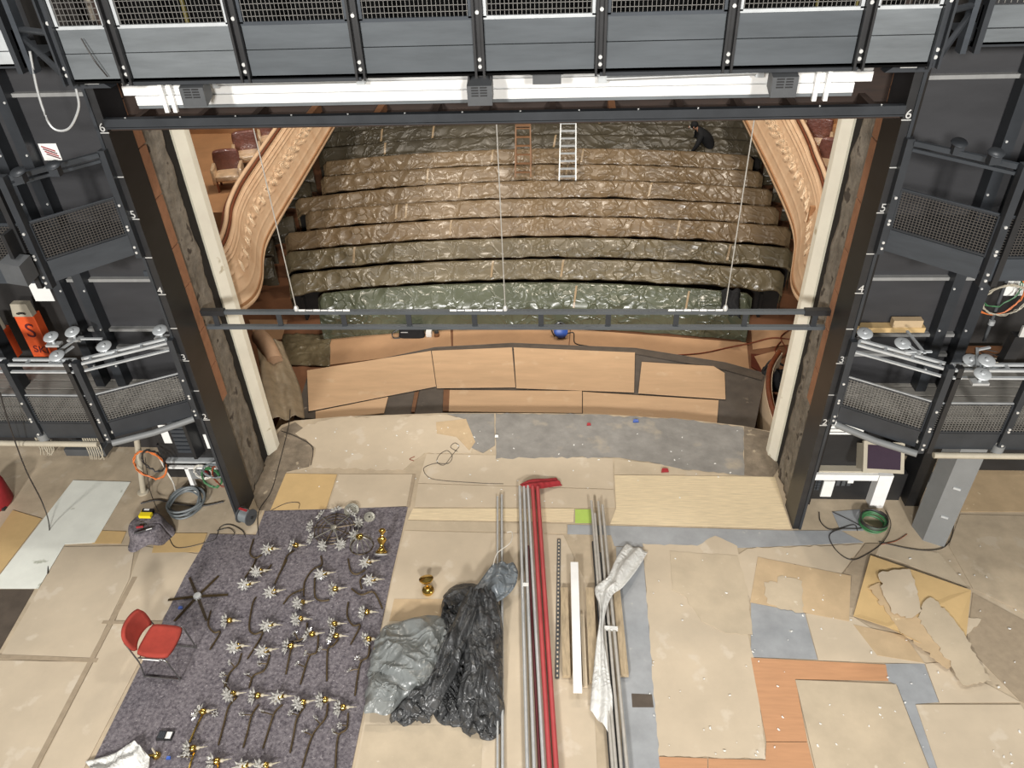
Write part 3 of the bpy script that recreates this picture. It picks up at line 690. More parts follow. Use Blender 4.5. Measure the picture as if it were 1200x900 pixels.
for k, x in enumerate(bx):
    po = MB(); po.box(x-.045, x-.025, YB-.05, YB+.06, ZB-.03, ZB+1.2); po.box(x+.025, x+.045, YB-.05, YB+.06, ZB-.03, ZB+1.2); po.box(x-.03, x+.03, YB+.0, YB+.03, ZB-.03, ZB+1.2)
    po = po.build('post', M_black if k not in (0,8) else M_steel2, br)
    bo = MB()
    for h in (.06,.12,.50): bo.lathe([(0,0),(.017,0),(.017,.02),(0,.02)], 8, (x, YB, ZB+h), (0,-1,0))
    bo.build('bolt', M_bolt, po)['kind'] = 'stuff'
MB().box(bx[0], bx[-1], YB, YB+1.0, ZB-.02, ZB+.02).build('deck', M_matt, br)
MB().box(bx[0], bx[-1], YB+.9, YB+.96, ZB, ZB+1.9).build('back_panel', M_matt, br)
MB().box(bx[0], bx[-1], YB-.01, YB+.04, ZB+1.12, ZB+1.17).build('hand_rail', M_steel, br)
for (u0, u1) in ((1, 3), (5, 7)): MB().box(bx[u0], bx[u1], YB-.03, YB+.03, ZB-.035, ZB-.005).build('cable_tray', M_steel2, br)
for x, c in ((bx[1]+.3, .03), (bx[6]+.9, .02), (bx[7]+.15, .02)):
    MB().box(x, x+c, YB+.8, YB+.83, ZB+.1, ZB+1.2).build('yellow_stripe', mat('yellow_mark', (104,94,40), .6), br)
# side galleries at bridge level
for s in (-1, 1):
    r = thing('side_gallery', 'pale steel side gallery beyond the %s end of the bridge' % ('left' if s < 0 else 'right'), 'gallery', (s*5.6, -.4, 6.8))
    x0, x1 = (4.46 if s < 0 else 4.38), 7.5; y = -.45
    MB().box(s*x0, s*x1, y, y+.03, 6.8, 6.93).build('kick_plate', M_galv if s < 0 else M_kick, r)
    MB().box(s*x0, s*x1, y+.005, y+.035, 6.94, 7.12).build('kick_plate', M_galv if s < 0 else M_kick, r)
    w = wires(MB(), (s*x0,y,7.14), (s*x1,y,7.14), (s*x1,y,7.7), (s*x0,y,7.7), 60, 12, .007).build('wire_mesh', M_wire, r); w['kind'] = 'stuff'
    for x in (x0-.12, x0): MB().box(s*x, s*(x+.05), y-.06, y+.06, 6.74, 8.0).build('post', M_steel2 if x == x0 else M_steel, r)
    MB().box(s*x0, s*x1, y, .6, 6.78, 6.82).build('deck', M_steel2, r)
    MB().box(s*x0, s*x1, .5, .6, 6.82, 8.4).build('back_panel', M_panel, r)
    b0 = bx[0] if s < 0 else bx[-1]
    MB().tube([(b0+s*.04, YB, ZB+.42), (s*(x0-.12), y-.02, 7.13)], .03, 8).build('link_tube', M_steel2, r)
    MB().bar((b0+s*.04, YB, ZB+.06), (s*(x0-.12), y-.02, 7.05), .04, .04).build('brace', M_steel2, r)
    MB().box(s*4.2, s*4.75, .3, .36, 6.6, 8.4).build('back_panel', M_dark, r)

# header: white beam, dark beam, brown pocket
wbm = thing('white_beam', 'long white painted steel beam under the bridge', 'beam', (0, -.2, 6.28))
xa, xb = Yp(140,95,-.2).x, Yp(1026,76,-.2).x
MB().box(xa, xb, -.2, -.1, 6.43, 6.52).build('upper_flange', M_white, wbm)
MB().box(xa, xb, -.18, -.08, 6.525, 6.66).build('upper_flange', M_white, wbm)
MB().box(xa+.12, xb-.16, -.22, -.12, 6.335, 6.425).build('lower_flange', M_white, wbm)
MB().box(xa+.12, xb-.16, -.21, -.02, 6.30, 6.333).build('bottom_lip', M_kick, wbm)
for px in (187,197,957,970):
    x = Yp(px, 100, -.25).x; MB().box(x-.02, x+.02, -.26, -.22, 6.27, 6.72).build('hanger_strap', M_white, wbm)
hb = thing('portal_header', 'dark steel header beam across the top of the opening', 'beam', (0, 0, 6.03))
MB().box(-4.13, 4.13, -.02, .06, 6.045, 6.135).build('beam_face', M_steel2, hb)
MB().box(-4.13, 4.13, -.02, .30, 6.03, 6.05).build('bottom_plate', M_steel2, hb)
bo = MB()
for k in range(14): bo.lathe([(0,0),(.009,0),(.009,.008),(0,.008)], 6, (-3.9+k*.6, .02, 6.135), (0,0,1))
bo.build('bolt', M_bolt, hb)['kind'] = 'stuff'
MB().box(-4.13, 4.13, .5, .58, 5.95, 7.2).build('pocket_back', M_brown, hb)
MB().box(-4.13, 4.13, .06, .5, 5.99, 6.02).build('pocket_floor', M_brown, hb)
for k in range(13):
    x = -3.8+k*.63+random.uniform(-.1,.1); MB().box(x-.035, x+.035, .06, .5, 6.02, 6.11).build('pocket_rib', M_redbr if k in (3,4,8) else M_brown, hb)
# auditorium-side lintel above
li = MB().box(-4.5, 4.5, 1.45, 1.9, 6.6, 8.6).build('wall_lintel', M_stwall); tag(li, 'dark wall above the proscenium opening', kind='structure')

# floodlights and strip lights under the bridge
for px, py, lab in ((230,103,'grey ribbed floodlight hanging at left end of white beam'), (563,101,'grey floodlight hanging at the middle of the white beam'), (917,91,'grey ribbed floodlight hanging at right end of white beam')):
    c = Yp(px, py+6, -.62); r = thing('floodlight', lab, 'floodlight', tuple(c), 'floodlights under the bridge')
    mb = MB(); w, d, h = .115, .09, .105
    mb.prism([c+Vector((-w,-d,-h)), c+Vector((w,-d,-h)), c+Vector((w,d,-h*.5)), c+Vector((-w,d,-h*.5))], (0,0,h*1.7)); ho = mb.build('housing', M_lamp, r)
    g = MB()
    for i in range(2):
        for j in range(4): g.box(c.x-.075+i*.08, c.x-.01+i*.08, c.y-d-.006, c.y-d, c.z-.02+j*.024, c.z-.008+j*.024)
    g.build('vent_slot', M_black, ho)['kind'] = 'stuff'
    for sx in (-1,1): MB().bar(c+Vector((sx*.1,0,.05)), (c.x+sx*.1, c.y, 6.75), .014, .03, (0,1,0)).build('yoke_arm', M_black, r)
c = Yp(641,90,-.6); r = thing('floodlight', 'small dark floodlight tucked under the bridge right of centre', 'floodlight', tuple(c), 'floodlights under the bridge')
MB().box(c.x-.13, c.x+.13, c.y-.06, c.y+.06, c.z-.05, c.z+.06).build('housing', M_lamp, r)
MB().box(c.x-.15, c.x+.15, c.y-.01, c.y+.03, c.z+.02, 6.75).build('yoke_arm', M_black, r)
for (p0, p1, lab) in (((252,97),(423,93),'unlit grey strip light on left half of white beam'), ((706,91),(890,84),'unlit grey strip light on right half of white beam')):
    a, b = Yp(*p0, -.3), Yp(*p1, -.3); r = thing('strip_light', lab, 'light', tuple(a), 'strip lights on the white beam')
    MB().bar(a, b, .06, .05).build('tray', M_pillar, r); MB().tube([a+Vector((.03,-.04,0)), b+Vector((-.03,-.04,0))], .013, 8).build('tube', M_alu, r)
    for p in (a, b): MB().box(p.x-.04, p.x+.04, p.y-.045, p.y+.12, p.z-.04, p.z+.04).build('end_cap', M_galv, r)
for px, py, s in ((108,101,-1), (1062,82,1)):
    c = Yp(px, py, -.75); r = thing('clamp_bracket', 'dark clamp bracket on the %s tower head' % ('left' if s < 0 else 'right'), 'bracket', tuple(c))
    MB().prism([c+Vector((-s*.18,0,-.02)), c+Vector((s*.2,0,-.02)), c+Vector((s*.2,0,.07)), c+Vector((-s*.05,0,.07))], (0,.12,0)).build('bracket_plate', M_steel2, r)
    MB().box(c.x-.06, c.x+.08, c.y-.012, c.y, c.z+.02, c.z+.045).build('slot_plate', M_bolt, r)

# ------------------------------------------------------------------ flown ladder batten
YT = .62
bt = thing('flown_batten', 'dark flat ladder truss batten hung on three steel wires across the opening', 'truss', (0, YT, 3.4))
L0, L1 = Yp(237,363,YT), Yp(970,368,YT); zt = (L0.z+L1.z)/2
MB().box(L0.x, L1.x, YT-.03, YT+.03, zt-.025, zt+.025).build('top_chord', M_kickd, bt)
MB().box(L0.x, L1.x, YT-.03, YT+.03, zt-.26, zt-.21).build('bottom_chord', M_kickd, bt)
for k in range(10):
    x = L0.x+.15+k*(L1.x-L0.x-.3)/9; MB().box(x-.035, x+.035, YT-.012, YT+.012, zt-.21, zt-.025).build('web_plate', M_steel2, bt)
ch = MB()
for px, d in ((347,1), (592,-1), (850,-1)):
    p = Yp(px, 361, YT); MB().tube([(p.x, YT, zt+.02), (p.x, YT, 9.0)], .007, 6).build('hoist_wire', M_pipeg, bt)
    MB().lathe([(0,0),(.03,.0),(.035,.04),(.02,.07),(0,.07)], 8, (p.x, YT, zt+.02)).build('wire_shackle', M_bolt, bt)
    for k in range(7):
        x = p.x+d*(.08+k*.1); ch.tube([(x-.045,YT-.02,zt+.035), (x+.045,YT-.02,zt+.035)], .012 if k % 2 else .018, 5)
ch.build('turnbuckle_chain', M_bolt, bt)
MB().box(L0.x-.02, L0.x+.3, YT-.04, YT+.04, zt-.04, zt+.04).build('end_sleeve', M_black, bt)
MB().box(L1.x-.3, L1.x+.02, YT-.04, YT+.04, zt-.04, zt+.04).build('end_sleeve', M_black, bt)

# ------------------------------------------------------------------ carpet and chandelier parts
ca = MB().prism(pz([(310,599),(478,594),(459,675),(411,905),(103,905),(217,675),(246,626),(300,627)], .006), (0,0,.006)).build('felt_carpet', M_carpet)
tag(ca, 'speckled grey felt carpet spread under the chandelier parts', 'carpet')
def crystal_mesh():
    mb = MB()
    for ring, (n_, tilt, L_) in enumerate(((8, .15, .062), (7, .7, .05))):
        for k in range(n_):
            a = 2*math.pi*k/n_+.2+ring*.3; d = Vector((math.cos(a), math.sin(a), tilt)).normalized(); c = d*.022
            p = d.orthogonal().normalized(); q = d.cross(p); w = .013
            mb.add([c, c+d*.022+p*w, c+d*.022+q*w, c+d*.022-p*w, c+d*.022-q*w, c+d*(L_-.018)+p*w*.6, c+d*(L_-.018)-p*w*.6, c+d*L_], [(0,1,2),(0,2,3),(0,3,4),(0,4,1),(1,5,7,2),(3,2,7,6),(3,6,7,4),(1,4,7,5)])
    mb.lathe([(.0,0),(.04,.006),(.045,.012),(.0,.012)], 9); mb.smooth = False; return mb
def cup_mesh():
    mb = MB()
    for k in range(7):
        a = 2*math.pi*k/7; d = Vector((math.cos(a), math.sin(a), .5)).normalized(); p = d.orthogonal().normalized(); q = d.cross(p); c = d*.012
        mb.add([c, c+d*.016+p*.010, c+d*.016+q*.010, c+d*.016-p*.010, c+d*.016-q*.010, c+d*.038], [(0,1,2),(0,2,3),(0,3,4),(0,4,1),(5,2,1),(5,3,2),(5,4,3),(5,1,4)])
    mb.smooth = False; return mb
proto = {}
def part_copy(key, maker, m, name, parent, loc, rot=(0,0,0)):
    if key not in proto:
        o = maker().build(name, m); o.parent = parent; proto[key] = o
    else:
        o = proto[key].copy(); COL.objects.link(o); o.parent = parent; o.name = name
    o.location = Vector(loc)-Vector(LOCS[parent.name]); o.rotation_euler = rot; return o
ball = lambda: MB().lathe([(0,-.045),(.022,-.04),(.038,-.018),(.042,0),(.036,.02),(.020,.04),(0,.045)], 12)
sleeve = lambda: MB().lathe([(0,0),(.014,0),(.022,.015),(.024,.03),(.010,.045),(.008,.09),(.004,.095),(.003,.13),(0,.13)], 8, ax=(1,0,0))
ZC = .012
ARMS = {  # head, arm path, cups, brass ball shows
 'back row': [((317,643),[(297,632),(293,648),(299,654),(307,650)],[]), ((347,639),[(330,668),(336,652),(344,646)],[]), ((432,658),[(408,655),(411,669),(418,673),(428,668)],[])],
 'second row from the back': [((291,684),[(300,654),(296,664),(287,677)],[]), ((305,669),[(318,662),(312,670)],[]), ((321,693),[(336,656),(328,671),(322,684)],[]), ((380,672),[(376,652),(377,662),(366,668),(357,682),(356,698)],[]), ((393,690),[(369,676),(369,698),(376,704),(386,703)],[]), ((437,679),[(424,690),(422,680),(428,674)],[])],
 'third row from the back': [((269,727),[(247,716),(244,732),(251,741),(258,741),(246,761)],[]), ((317,732),[(300,700),(296,708),(292,735),(298,743),(308,742),(290,772)],[]), ((354,706),[(332,708),(341,697),(357,690)],[]), ((392,731),[(408,706),(407,722),(414,733),(422,733),(411,755)],[]), ((430,717),[(412,690),(423,697),(438,694),(448,713)],[]), ((352,725),[(360,730),(358,745),(350,751)],[(345,742),(334,753)])],
 'middle row': [((279,757),[(283,766),(279,778),(269,789),(263,805)],[(270,776),(261,791)]), ((312,762),[(316,768),(310,785),(297,792),(292,806)],[(303,778),(289,791)]), ((366,743),[(373,745),(371,764),(362,770),(352,802)],[(359,766),(349,778)]), ((394,745),[(396,750),(390,757),(384,762),(383,798)],[(385,750),(376,761)]), ((432,749),[(433,757),(431,770),(422,778),(416,815)],[(419,772),(410,786)]), ((341,757),[(343,752),(339,770),(335,790)],[])],
 'row before the front': [((238,834),[(238,836),(230,852),(222,870)],[(252,836)]), ((273,813),[(277,818),(268,828),(262,850),(256,873)],[(262,800)]), ((302,815),[(303,826),(295,838),(290,858),(285,876)],[(283,838)]), ((329,816),[(331,826),(322,835),(315,855),(308,877)],[(306,834)]), ((355,823),[(357,828),(348,842),(344,862),(340,882)],[(341,836)]), ((381,820),[(384,826),(381,842),(366,862),(354,900)],[(369,842),(357,858)]), ((402,829),[(408,836),(406,854),(396,864),(393,902)],[(399,850),(390,858)])],
 'front row': [((226,877),[(228,882),(224,892),(221,904)],[(212,887)]), ((254,892),[(256,896),(252,910)],[]), ((287,897),[(289,900),(285,914)],[]), ((311,897),[(314,900),(311,914)],[])],
}
num = ['leftmost','second','third','fourth','fifth','sixth','seventh']
for row, arr in ARMS.items():
    arr = sorted(arr, key=lambda a: a[0][0])
    for i, (h, path, cups) in enumerate(arr):
        H = Zp(*h, ZC+.05)
        r = thing('crystal_sconce', '%s crystal chandelier arm in the %s of arms' % ((num[i]+' from left') if i else num[i], row), 'chandelier part', (H.x, H.y, ZC), 'chandelier arms laid out on the carpet')
        pts = [Zp(x, y, ZC+.014+.02*math.sin(k*1.3)**2) for k, (x, y) in enumerate(path)]
        gold = row == 'front row' or (row == 'row before the front' and i == 0)
        MB().tube(spline(pts, 5), .0125, 6).build('arm_rod', M_brass if gold else M_bronze, r)
        ang = random.uniform(-.1, .35)
        part_copy('crystal', crystal_mesh, M_crystal, 'crystal_drops', r, H+Vector((-.045,-.02,.012)), (random.uniform(-.5,.5), -1.1, random.uniform(0,3))).scale = (1.35,)*3
        part_copy('ball', ball, M_brass, 'brass_cup', r, H, (0,1.5,ang))
        part_copy('sleeve', sleeve, M_candle, 'candle_sleeve', r, H+Vector((.035,.005,0)), (0,0,ang))
        for c in cups:
            q = Zp(*c, ZC+.03)
            part_copy('cup', cup_mesh, M_crystal, 'crystal_cup', r, q, (random.uniform(-1,1), random.uniform(-1,1), random.uniform(0,3)))
            tgt = min(spline(pts, 5), key=lambda p: (p-q).length)
            MB().tube([q, q.lerp(tgt, .5)+Vector((0,0,.01)), tgt], .008, 5).build('side_branch', M_bronze, r)
# star shaped base
c = Zp(232,700,ZC); r = thing('star_base', 'six-armed dark metal star base beside the red chair', 'chandelier part', tuple(c))
MB().lathe([(0,0),(.055,0),(.06,.02),(.05,.05),(.03,.055),(0,.055)], 14, c).build('hub', M_alu, r)
for p in ((222,677),(256,675),(267,697),(204,728),(197,703),(242,727)):
    q = Zp(*p, ZC+.015); d = (q-c).normalized(); n = Vector((-d.y,d.x,0))*.012
    mb = MB(); mb.bar(c+n+d*.04+Vector((0,0,.02)), q+n*.7, .012, .012); mb.bar(c-n+d*.04+Vector((0,0,.02)), q-n*.7, .012, .012); mb.build('arm', M_bronze, r)
# wheel frame with crystals
c = Zp(392,621,ZC); r = thing('chandelier_wheel', 'round wire chandelier frame with crystal clusters around its rim', 'chandelier part', tuple(c))
mb = MB()
for R_ in (.30, .24, .18): mb.tube([c+Vector((R_*math.cos(t), R_*math.sin(t), .02)) for t in (2*math.pi*k/28 for k in range(29))], .006, 5)
mb.build('rim_ring', M_bronze, r)
for k in range(9):
    a = 2*math.pi*k/9+.3; MB().tube([c+Vector((0,0,.045)), c+Vector((.32*math.cos(a), .32*math.sin(a), .03))], .008, 5).build('spoke', M_disc if k % 2 else M_bronze, r)
    part_copy('crystal', crystal_mesh, M_crystal, 'crystal_drops', r, c+Vector((.36*math.cos(a), .36*math.sin(a), .04)), (random.uniform(-.5,.5), .9, a))
MB().lathe([(0,0),(.045,0),(.045,.07),(.02,.075),(0,.075)], 12, c).build('hub', M_disc, r)
for px, py, R_, lab in ((412,598,.115,'larger flat nickel disc lying at the back edge of carpet'), (433,606,.085,'smaller flat nickel disc lying at the back edge of carpet')):
    c = Zp(px, py, ZC+.02); r = thing('metal_disc', lab, 'chandelier part', tuple(c-Vector((0,0,.02))), 'nickel discs')
    MB().lathe([(0,-.01),(R_,-.012),(R_*1.02,0),(R_,.008),(R_*.6,.004),(R_*.55,.012),(0,.012)], 24, c, (.1,-.35,1)).build('plate', M_disc, r)
    MB().lathe([(0,.012),(.014,.012),(.014,.016),(0,.016)], 8, c, (.1,-.35,1)).build('hole', M_dark, r)
# basket
c = Zp(424,640,ZC); r = thing('crystal_basket', 'bell-shaped wire basket with brass cap among the chandelier parts', 'chandelier part', tuple(c))
for k in range(11):
    a = 2*math.pi*k/11
    MB().tube(spline([c+Vector((.03*math.cos(a), .03*math.sin(a), .20)), c+Vector((.10*math.cos(a), .10*math.sin(a), .17)), c+Vector((.155*math.cos(a), .155*math.sin(a), .09)), c+Vector((.17*math.cos(a), .17*math.sin(a), .01))], 4), .006, 5).build('rib', M_disc, r)
MB().tube([c+Vector((.17*math.cos(t), .17*math.sin(t), .01)) for t in (2*math.pi*k/24 for k in range(25))], .008, 5).build('rim_ring', M_bronze, r)
MB().lathe([(.0,.18),(.05,.19),(.055,.215),(.03,.235),(0,.235)], 12, c).build('brass_cap', M_brass, r)
# turned column
c = Zp(447,648,ZC+.05); r = thing('brass_column', 'polished turned brass stem with white base standing by the basket', 'chandelier part', tuple(c-Vector((0,0,.05))))
MB().lathe([(0,0),(.085,.0),(.09,.02),(.05,.05),(.03,.09),(.028,.12),(.06,.16),(.07,.19),(.05,.22),(.02,.24),(.02,.27),(.05,.30),(.055,.32),(.03,.35),(0,.355)], 18, c, (0,.75,.75)).build('turned_stem', M_brass, r)
MB().lathe([(.05,-.03),(.095,-.025),(.1,-.005),(.05,0)], 14, c, (0,.75,.75)).build('crystal_rim', M_crystal, r)
# two brass bells on the floor
c = Zp(502,694,.006); r = thing('brass_cup', 'pair of joined polished brass bowls on the bare floor', 'chandelier part', tuple(c))
MB().lathe([(0,0),(.07,0),(.085,.03),(.08,.06),(.04,.08),(.03,.1),(0,.1)], 18, c).build('lower_bowl', M_brass, r)
MB().lathe([(0,0),(.03,.005),(.07,.03),(.10,.07),(.10,.085),(.03,.10),(0,.105)], 18, c+Vector((-.02,.07,.09)), (-.1,.35,1)).build('upper_bowl', M_brass, r)
# upright brass candle fitting
c = Zp(184,886,ZC); r = thing('brass_candle_fitting', 'small brass fitting with an upright candle near the white film', 'chandelier part', tuple(c))
MB().lathe([(0,0),(.045,0),(.05,.02),(.03,.05),(.02,.06),(0,.06)], 14, c).build('brass_base', M_brass, r)
MB().lathe([(0,.05),(.012,.05),(.012,.16),(.006,.18),(0,.18)], 8, c).build('candle_sleeve', M_candle, r)
MB().tube([c+Vector((-.01,0,.03)), c+Vector((-.10,-.01,.02))], .016, 8).build('brass_socket', M_brass, r)

# ------------------------------------------------------------------ red chair
c = Zp(181,800,ZC); r = thing('stacking_chair', 'red upholstered chair with thin chrome legs at carpet edge', 'chair', (0,0,0))
def cushion(fnc, nm): return MB().grid(fnc, 10, 10).build(nm, M_chair, r, thick=.045)
def seat(u, v):
    x, y = (u-.5)*2, (v-.5)*2; f = 1-.12*abs(y)**3; return (x*.215*f, y*.225*(1-.10*abs(x)**3), .45+.02*(x*x+0*y)-.02*max(0, x)**2+.012*y*y)
def backr(u, v):
    x, y = (u-.5)*2, (v-.5)*2; return (-.235-.07*(v)+.035*y*y, x*.225*(1-.12*abs(y)**3) if False else (u-.5)*2*.225*(1-.18*abs((v-.5)*2)**3), .55+.30*v)
def backr2(u, v):
    a, b = (u-.5)*2, (v-.5)*2; return (-.25-.06*v+.045*a*a, a*.225*(1-.16*abs(b)**3), .54+.30*v-.03*abs(a)**4)
cushion(seat, 'seat'); cushion(backr2, 'backrest')
for sy in (-1,1):
    MB().tube(spline([(-.24,sy*.23,.012), (-.20,sy*.235,.30), (-.215,sy*.235,.46), (-.27,sy*.22,.70)], 4), .010, 8).build('rear_leg', M_chrome, r)
    MB().tube(spline([(.24,sy*.23,.012), (.20,sy*.235,.30), (.15,sy*.235,.43), (-.18,sy*.235,.43)], 4), .010, 8).build('front_leg', M_chrome, r)
    MB().tube([(-.12,sy*.235,.425),(.10,sy*.235,.425)], .014, 6).build('white_clip', M_white, r)
    MB().tube([(-.24,sy*.23,.02),(.24,sy*.23,.02)], .008, 6).build('floor_runner', M_chrome, r)
for x in (-.16,.15): MB().tube([(x,-.235,.43),(x,.235,.43)], .009, 6).build('cross_bar', M_chrome, r)
sc = Zp(188,752,.46); r.location = (sc.x, sc.y, .012); r.rotation_euler = (0,0,-.06)

# ------------------------------------------------------------------ plastic heaps
def heap(pts, cz, H, m, name, label, seed, nr=26, na=140, ridged=.08, freq=3.2, p=2.2, parent=None, tagit=True):
    B = spline([Zp(x, y, cz) for x, y in pts]+[Zp(*pts[0], cz)], 8); n = len(B)-1
    cen = sum(B[:-1], Vector((0,0,0)))/n
    def fn(u, v):
        k = u*n; j = min(int(k), n-1); f = k-j; b = B[j].lerp(B[j+1], f); t = v
        pnt = cen.lerp(b, t); q = Vector((pnt.x*freq, pnt.y*freq, seed))
        ang = .9*noise.noise(q*.35+Vector((seed,0,4))); ca, sa = math.cos(ang+.9), math.sin(ang+.9)
        g = Vector(((q.x*ca+q.y*sa)*1.7, (-q.x*sa+q.y*ca)*.55, seed)); g2 = Vector(((q.x*sa-q.y*ca)*2.4, (q.x*ca+q.y*sa)*.9, seed+3))
        crease = 1-2.2*abs(noise.noise(g)); rid = 1-2.0*abs(noise.noise(g2))
        env = max(0, 1-t**p)
        h = H*env*(.75+.3*noise.noise(q*.5))+ridged*min(1, env*2.5+.1)*(.45*rid+.75*crease)
        jit = .05*noise.noise(q*2.2)*(t > .6)
        return (pnt.x+jit, pnt.y+jit*.7, cz+.004+max(0, h)*(1 if t < 1 else 0))
    o = MB().grid(fn, na, nr).build(name, m, parent)
    return tag(o, label, 'plastic sheet') if tagit else o
hp = thing('plastic_heap', 'crumpled black plastic sheeting heaped beside the pipes', 'plastic sheet', tuple(Zp(530,800,.006)))
heap([(445,790),(452,822),(470,850),(486,846),(498,832),(520,848),(545,852),(555,835),(566,866),(583,862),(590,825),(588,790),(586,720),(574,692),(540,684),(520,700),(515,740),(480,770)], .008, .24, M_bag, 'crumpled_sheet', None, 11, 40, 260, .085, 5.2, 2.6, hp, False)
heap([(520,716),(560,706),(586,722),(586,780),(560,800),(530,770)], .15, .16, M_bag, 'crumpled_sheet', None, 23, 28, 170, .08, 6.0, 2.0, hp, False)
o = heap([(428,836),(434,770),(446,738),(470,728),(500,722),(523,724),(537,750),(525,790),(500,812),(475,818),(455,838),(440,836)], .16, .16, M_bagg, 'grey_plastic_sheet', 'grey translucent plastic sheet spread over the black heap', 4, 28, 160, .07, 2.4, 3)
def strip(Lp, Rp, m, name, label, amp=.05, seed=1, cat='plastic sheet', nv=14, rib=1.0):
    A = spline([Zp(*p) for p in Lp], 8); B = spline([Zp(*p) for p in Rp], 8); n = min(len(A), len(B))-1
    def fn(u, v):
        k = u*n; j = min(int(k), n-1); f = k-j; a = A[j].lerp(A[j+1], f); b = B[j].lerp(B[j+1], f); p = a.lerp(b, v)
        ph = noise.noise(Vector((u*3, seed, 1)))
        p.z += amp*(.6*rib*math.sin(v*11+ph*3+seed)+(.7+1.9*(1-rib))*abs(noise.noise(Vector((u*7+v*3*(1-rib), v*6-u*4*(1-rib), seed))))+.2)*math.sin(math.pi*(.06+.88*v))
        if rib < 1: p.x += .07*noise.noise(Vector((u*5, v*2, seed+5))); p.z -= .10*(2*v-1)**2
        return tuple(p)
    return tag(MB().grid(fn, 60, nv).build(name, m, thick=.004), label, cat)
strip([(525,722,.14),(540,706,.16),(556,690,.2),(572,668,.22),(578,660,.2)], [(560,712,.12),(585,705,.15),(602,690,.18),(607,672,.2),(602,660,.2)], M_bagb, 'blue_grey_plastic', 'blue-grey plastic tail drawn up over the thin tubes', .06, 3)
for kk, (Lp, Rp, lab) in enumerate((([(552,690,.30),(548,730,.36),(540,780,.36),(536,825,.24),(548,862,.05)], [(582,694,.22),(590,740,.2),(588,790,.2),(590,830,.12),(584,864,.03)], 'twisted black plastic fold along the right edge of the heap'),
                                    ([(548,688,.32),(528,730,.38),(500,790,.36),(470,816,.2),(455,846,.05)], [(566,700,.34),(548,752,.38),(524,806,.34),(505,836,.16),(500,846,.04)], 'wide dark plastic fold lying diagonally across the heap'))):
    strip(Lp, Rp, M_bag, 'black_plastic_fold', lab, .10, 31+kk*4, nv=26, rib=.1)
MB_w = cable([(578,662,.21),(583,648,.23),(598,636,.23),(600,624,.2),(594,624,.2)], .2, .006, M_cablew, 'white_string', 'loose white string sticking up from the blue-grey plastic', 'string')
strip([(733,638,.05),(722,655,.12),(712,676,.16),(697,690,.17),(703,715,.17),(698,760,.15),(694,800,.12),(691,832,.05)], [(759,647,.05),(745,670,.10),(730,688,.15),(716,700,.18),(707,735,.18),(712,780,.17),(718,820,.15),(716,862,.1)], M_wfilm, 'white_film', 'crinkled white plastic film trailing along the right tube bundle', .05, 7)
strip([(100,893,.02),(130,885,.05),(150,873,.1),(158,868,.12)], [(118,915,.02),(150,912,.05),(172,905,.05),(176,888,.04)], M_wfilm, 'white_film', 'crumpled white film at the front left corner of the carpet', .07, 9)
# ------------------------------------------------------------------ tubes and timber
def pipe(p0, p1, z, r_, m, name, label, group, cat='pipe', n=8):
    a, b = Zp(*p0, z), Zp(*p1, z); d = (b-a).normalized(); b = b+d*.9
    return tag(MB().tube([a, b], r_, n).build(name, m), label, cat, group)
pipe((583,582),(583,900), .06, .014, M_alu, 'metal_tube', 'thin tube running under the black plastic heap, left of the pair', 'thin tubes')
pipe((588,580),(589,900), .06, .018, M_alu, 'metal_tube', 'thin tube running under the black plastic heap, right of the pair', 'thin tubes')
pipe((609,570),(618,900), .12, .022, M_alu, 'metal_tube', 'grey tube at the left of the red pipe bundle', 'tubes in the middle bundle')
pipe((614,570),(626,900), .12, .022, M_alu, 'metal_tube', 'second grey tube of the red pipe bundle', 'tubes in the middle bundle')
pipe((619,640),(631,872), .06, .02, M_maroon, 'maroon_pipe', 'dark maroon pipe lying low between the grey tubes', None)
pipe((618.5,569),(637,900), .12, .022, M_alu, 'metal_tube', 'grey tube touching the red pipes', 'tubes in the middle bundle')
pipe((624,570),(644,900), .12, .03, M_red, 'red_pipe', 'long red pipe on the left of the red pair', 'red pipes')
pipe((630,571),(652,900), .12, .03, M_red, 'red_pipe', 'long red pipe on the right of the red pair', 'red pipes')
pipe((693,587),(718,900), .12, .02, M_pipeg, 'grey_pipe', 'leftmost grey pipe of the right bundle', 'pipes in the right bundle')
pipe((697,602),(722,900), .12, .02, M_pipeg, 'grey_pipe', 'shorter grey pipe, second in the right bundle', 'pipes in the right bundle')
pipe((701,588),(728,900), .12, .02, M_pipeg, 'grey_pipe', 'third grey pipe of the right bundle', 'pipes in the right bundle')
pipe((706,592),(735,900), .12, .022, M_pipeg, 'grey_pipe', 'rightmost grey pipe of the right bundle', 'pipes in the right bundle')
pipe((695,635),(716,900), .06, .02, M_steel2, 'dark_pipe', 'dark pipe under the left of the right bundle', 'dark pipes under the right bundle')
pipe((703,648),(725,900), .06, .02, M_steel2, 'dark_pipe', 'dark pipe under the middle of the right bundle', 'dark pipes under the right bundle')
for (p0, p1, z, lab) in (((622,742),(752,742),.015,'rough timber bearer under the middle of the pipes'), ((618,872),(760,876),.015,'rough timber bearer under the pipes near the camera'), ((604,640),(716,642),.015,'rough timber bearer under the upstage ends of the pipes')):
    pass
def plank(p0, p1, w, z, h, m, name, label, group=None):
    return tag(MB().bar(Zp(*p0, z), Zp(*p1, z), w, h).build(name, m), label, 'plank', group)
plank((661,690),(664,793), .10, .05, .06, M_oldw, 'timber_plank', 'rough grey plank left of the white plank', 'rough planks')
plank((691,690),(696,800), .11, .05, .06, M_oldw, 'timber_plank', 'rough grey plank right of the white plank', 'rough planks')
plank((722,690),(732,792), .10, .05, .06, M_oldw, 'timber_plank', 'rough grey plank right of the pipe bundle', 'rough planks')
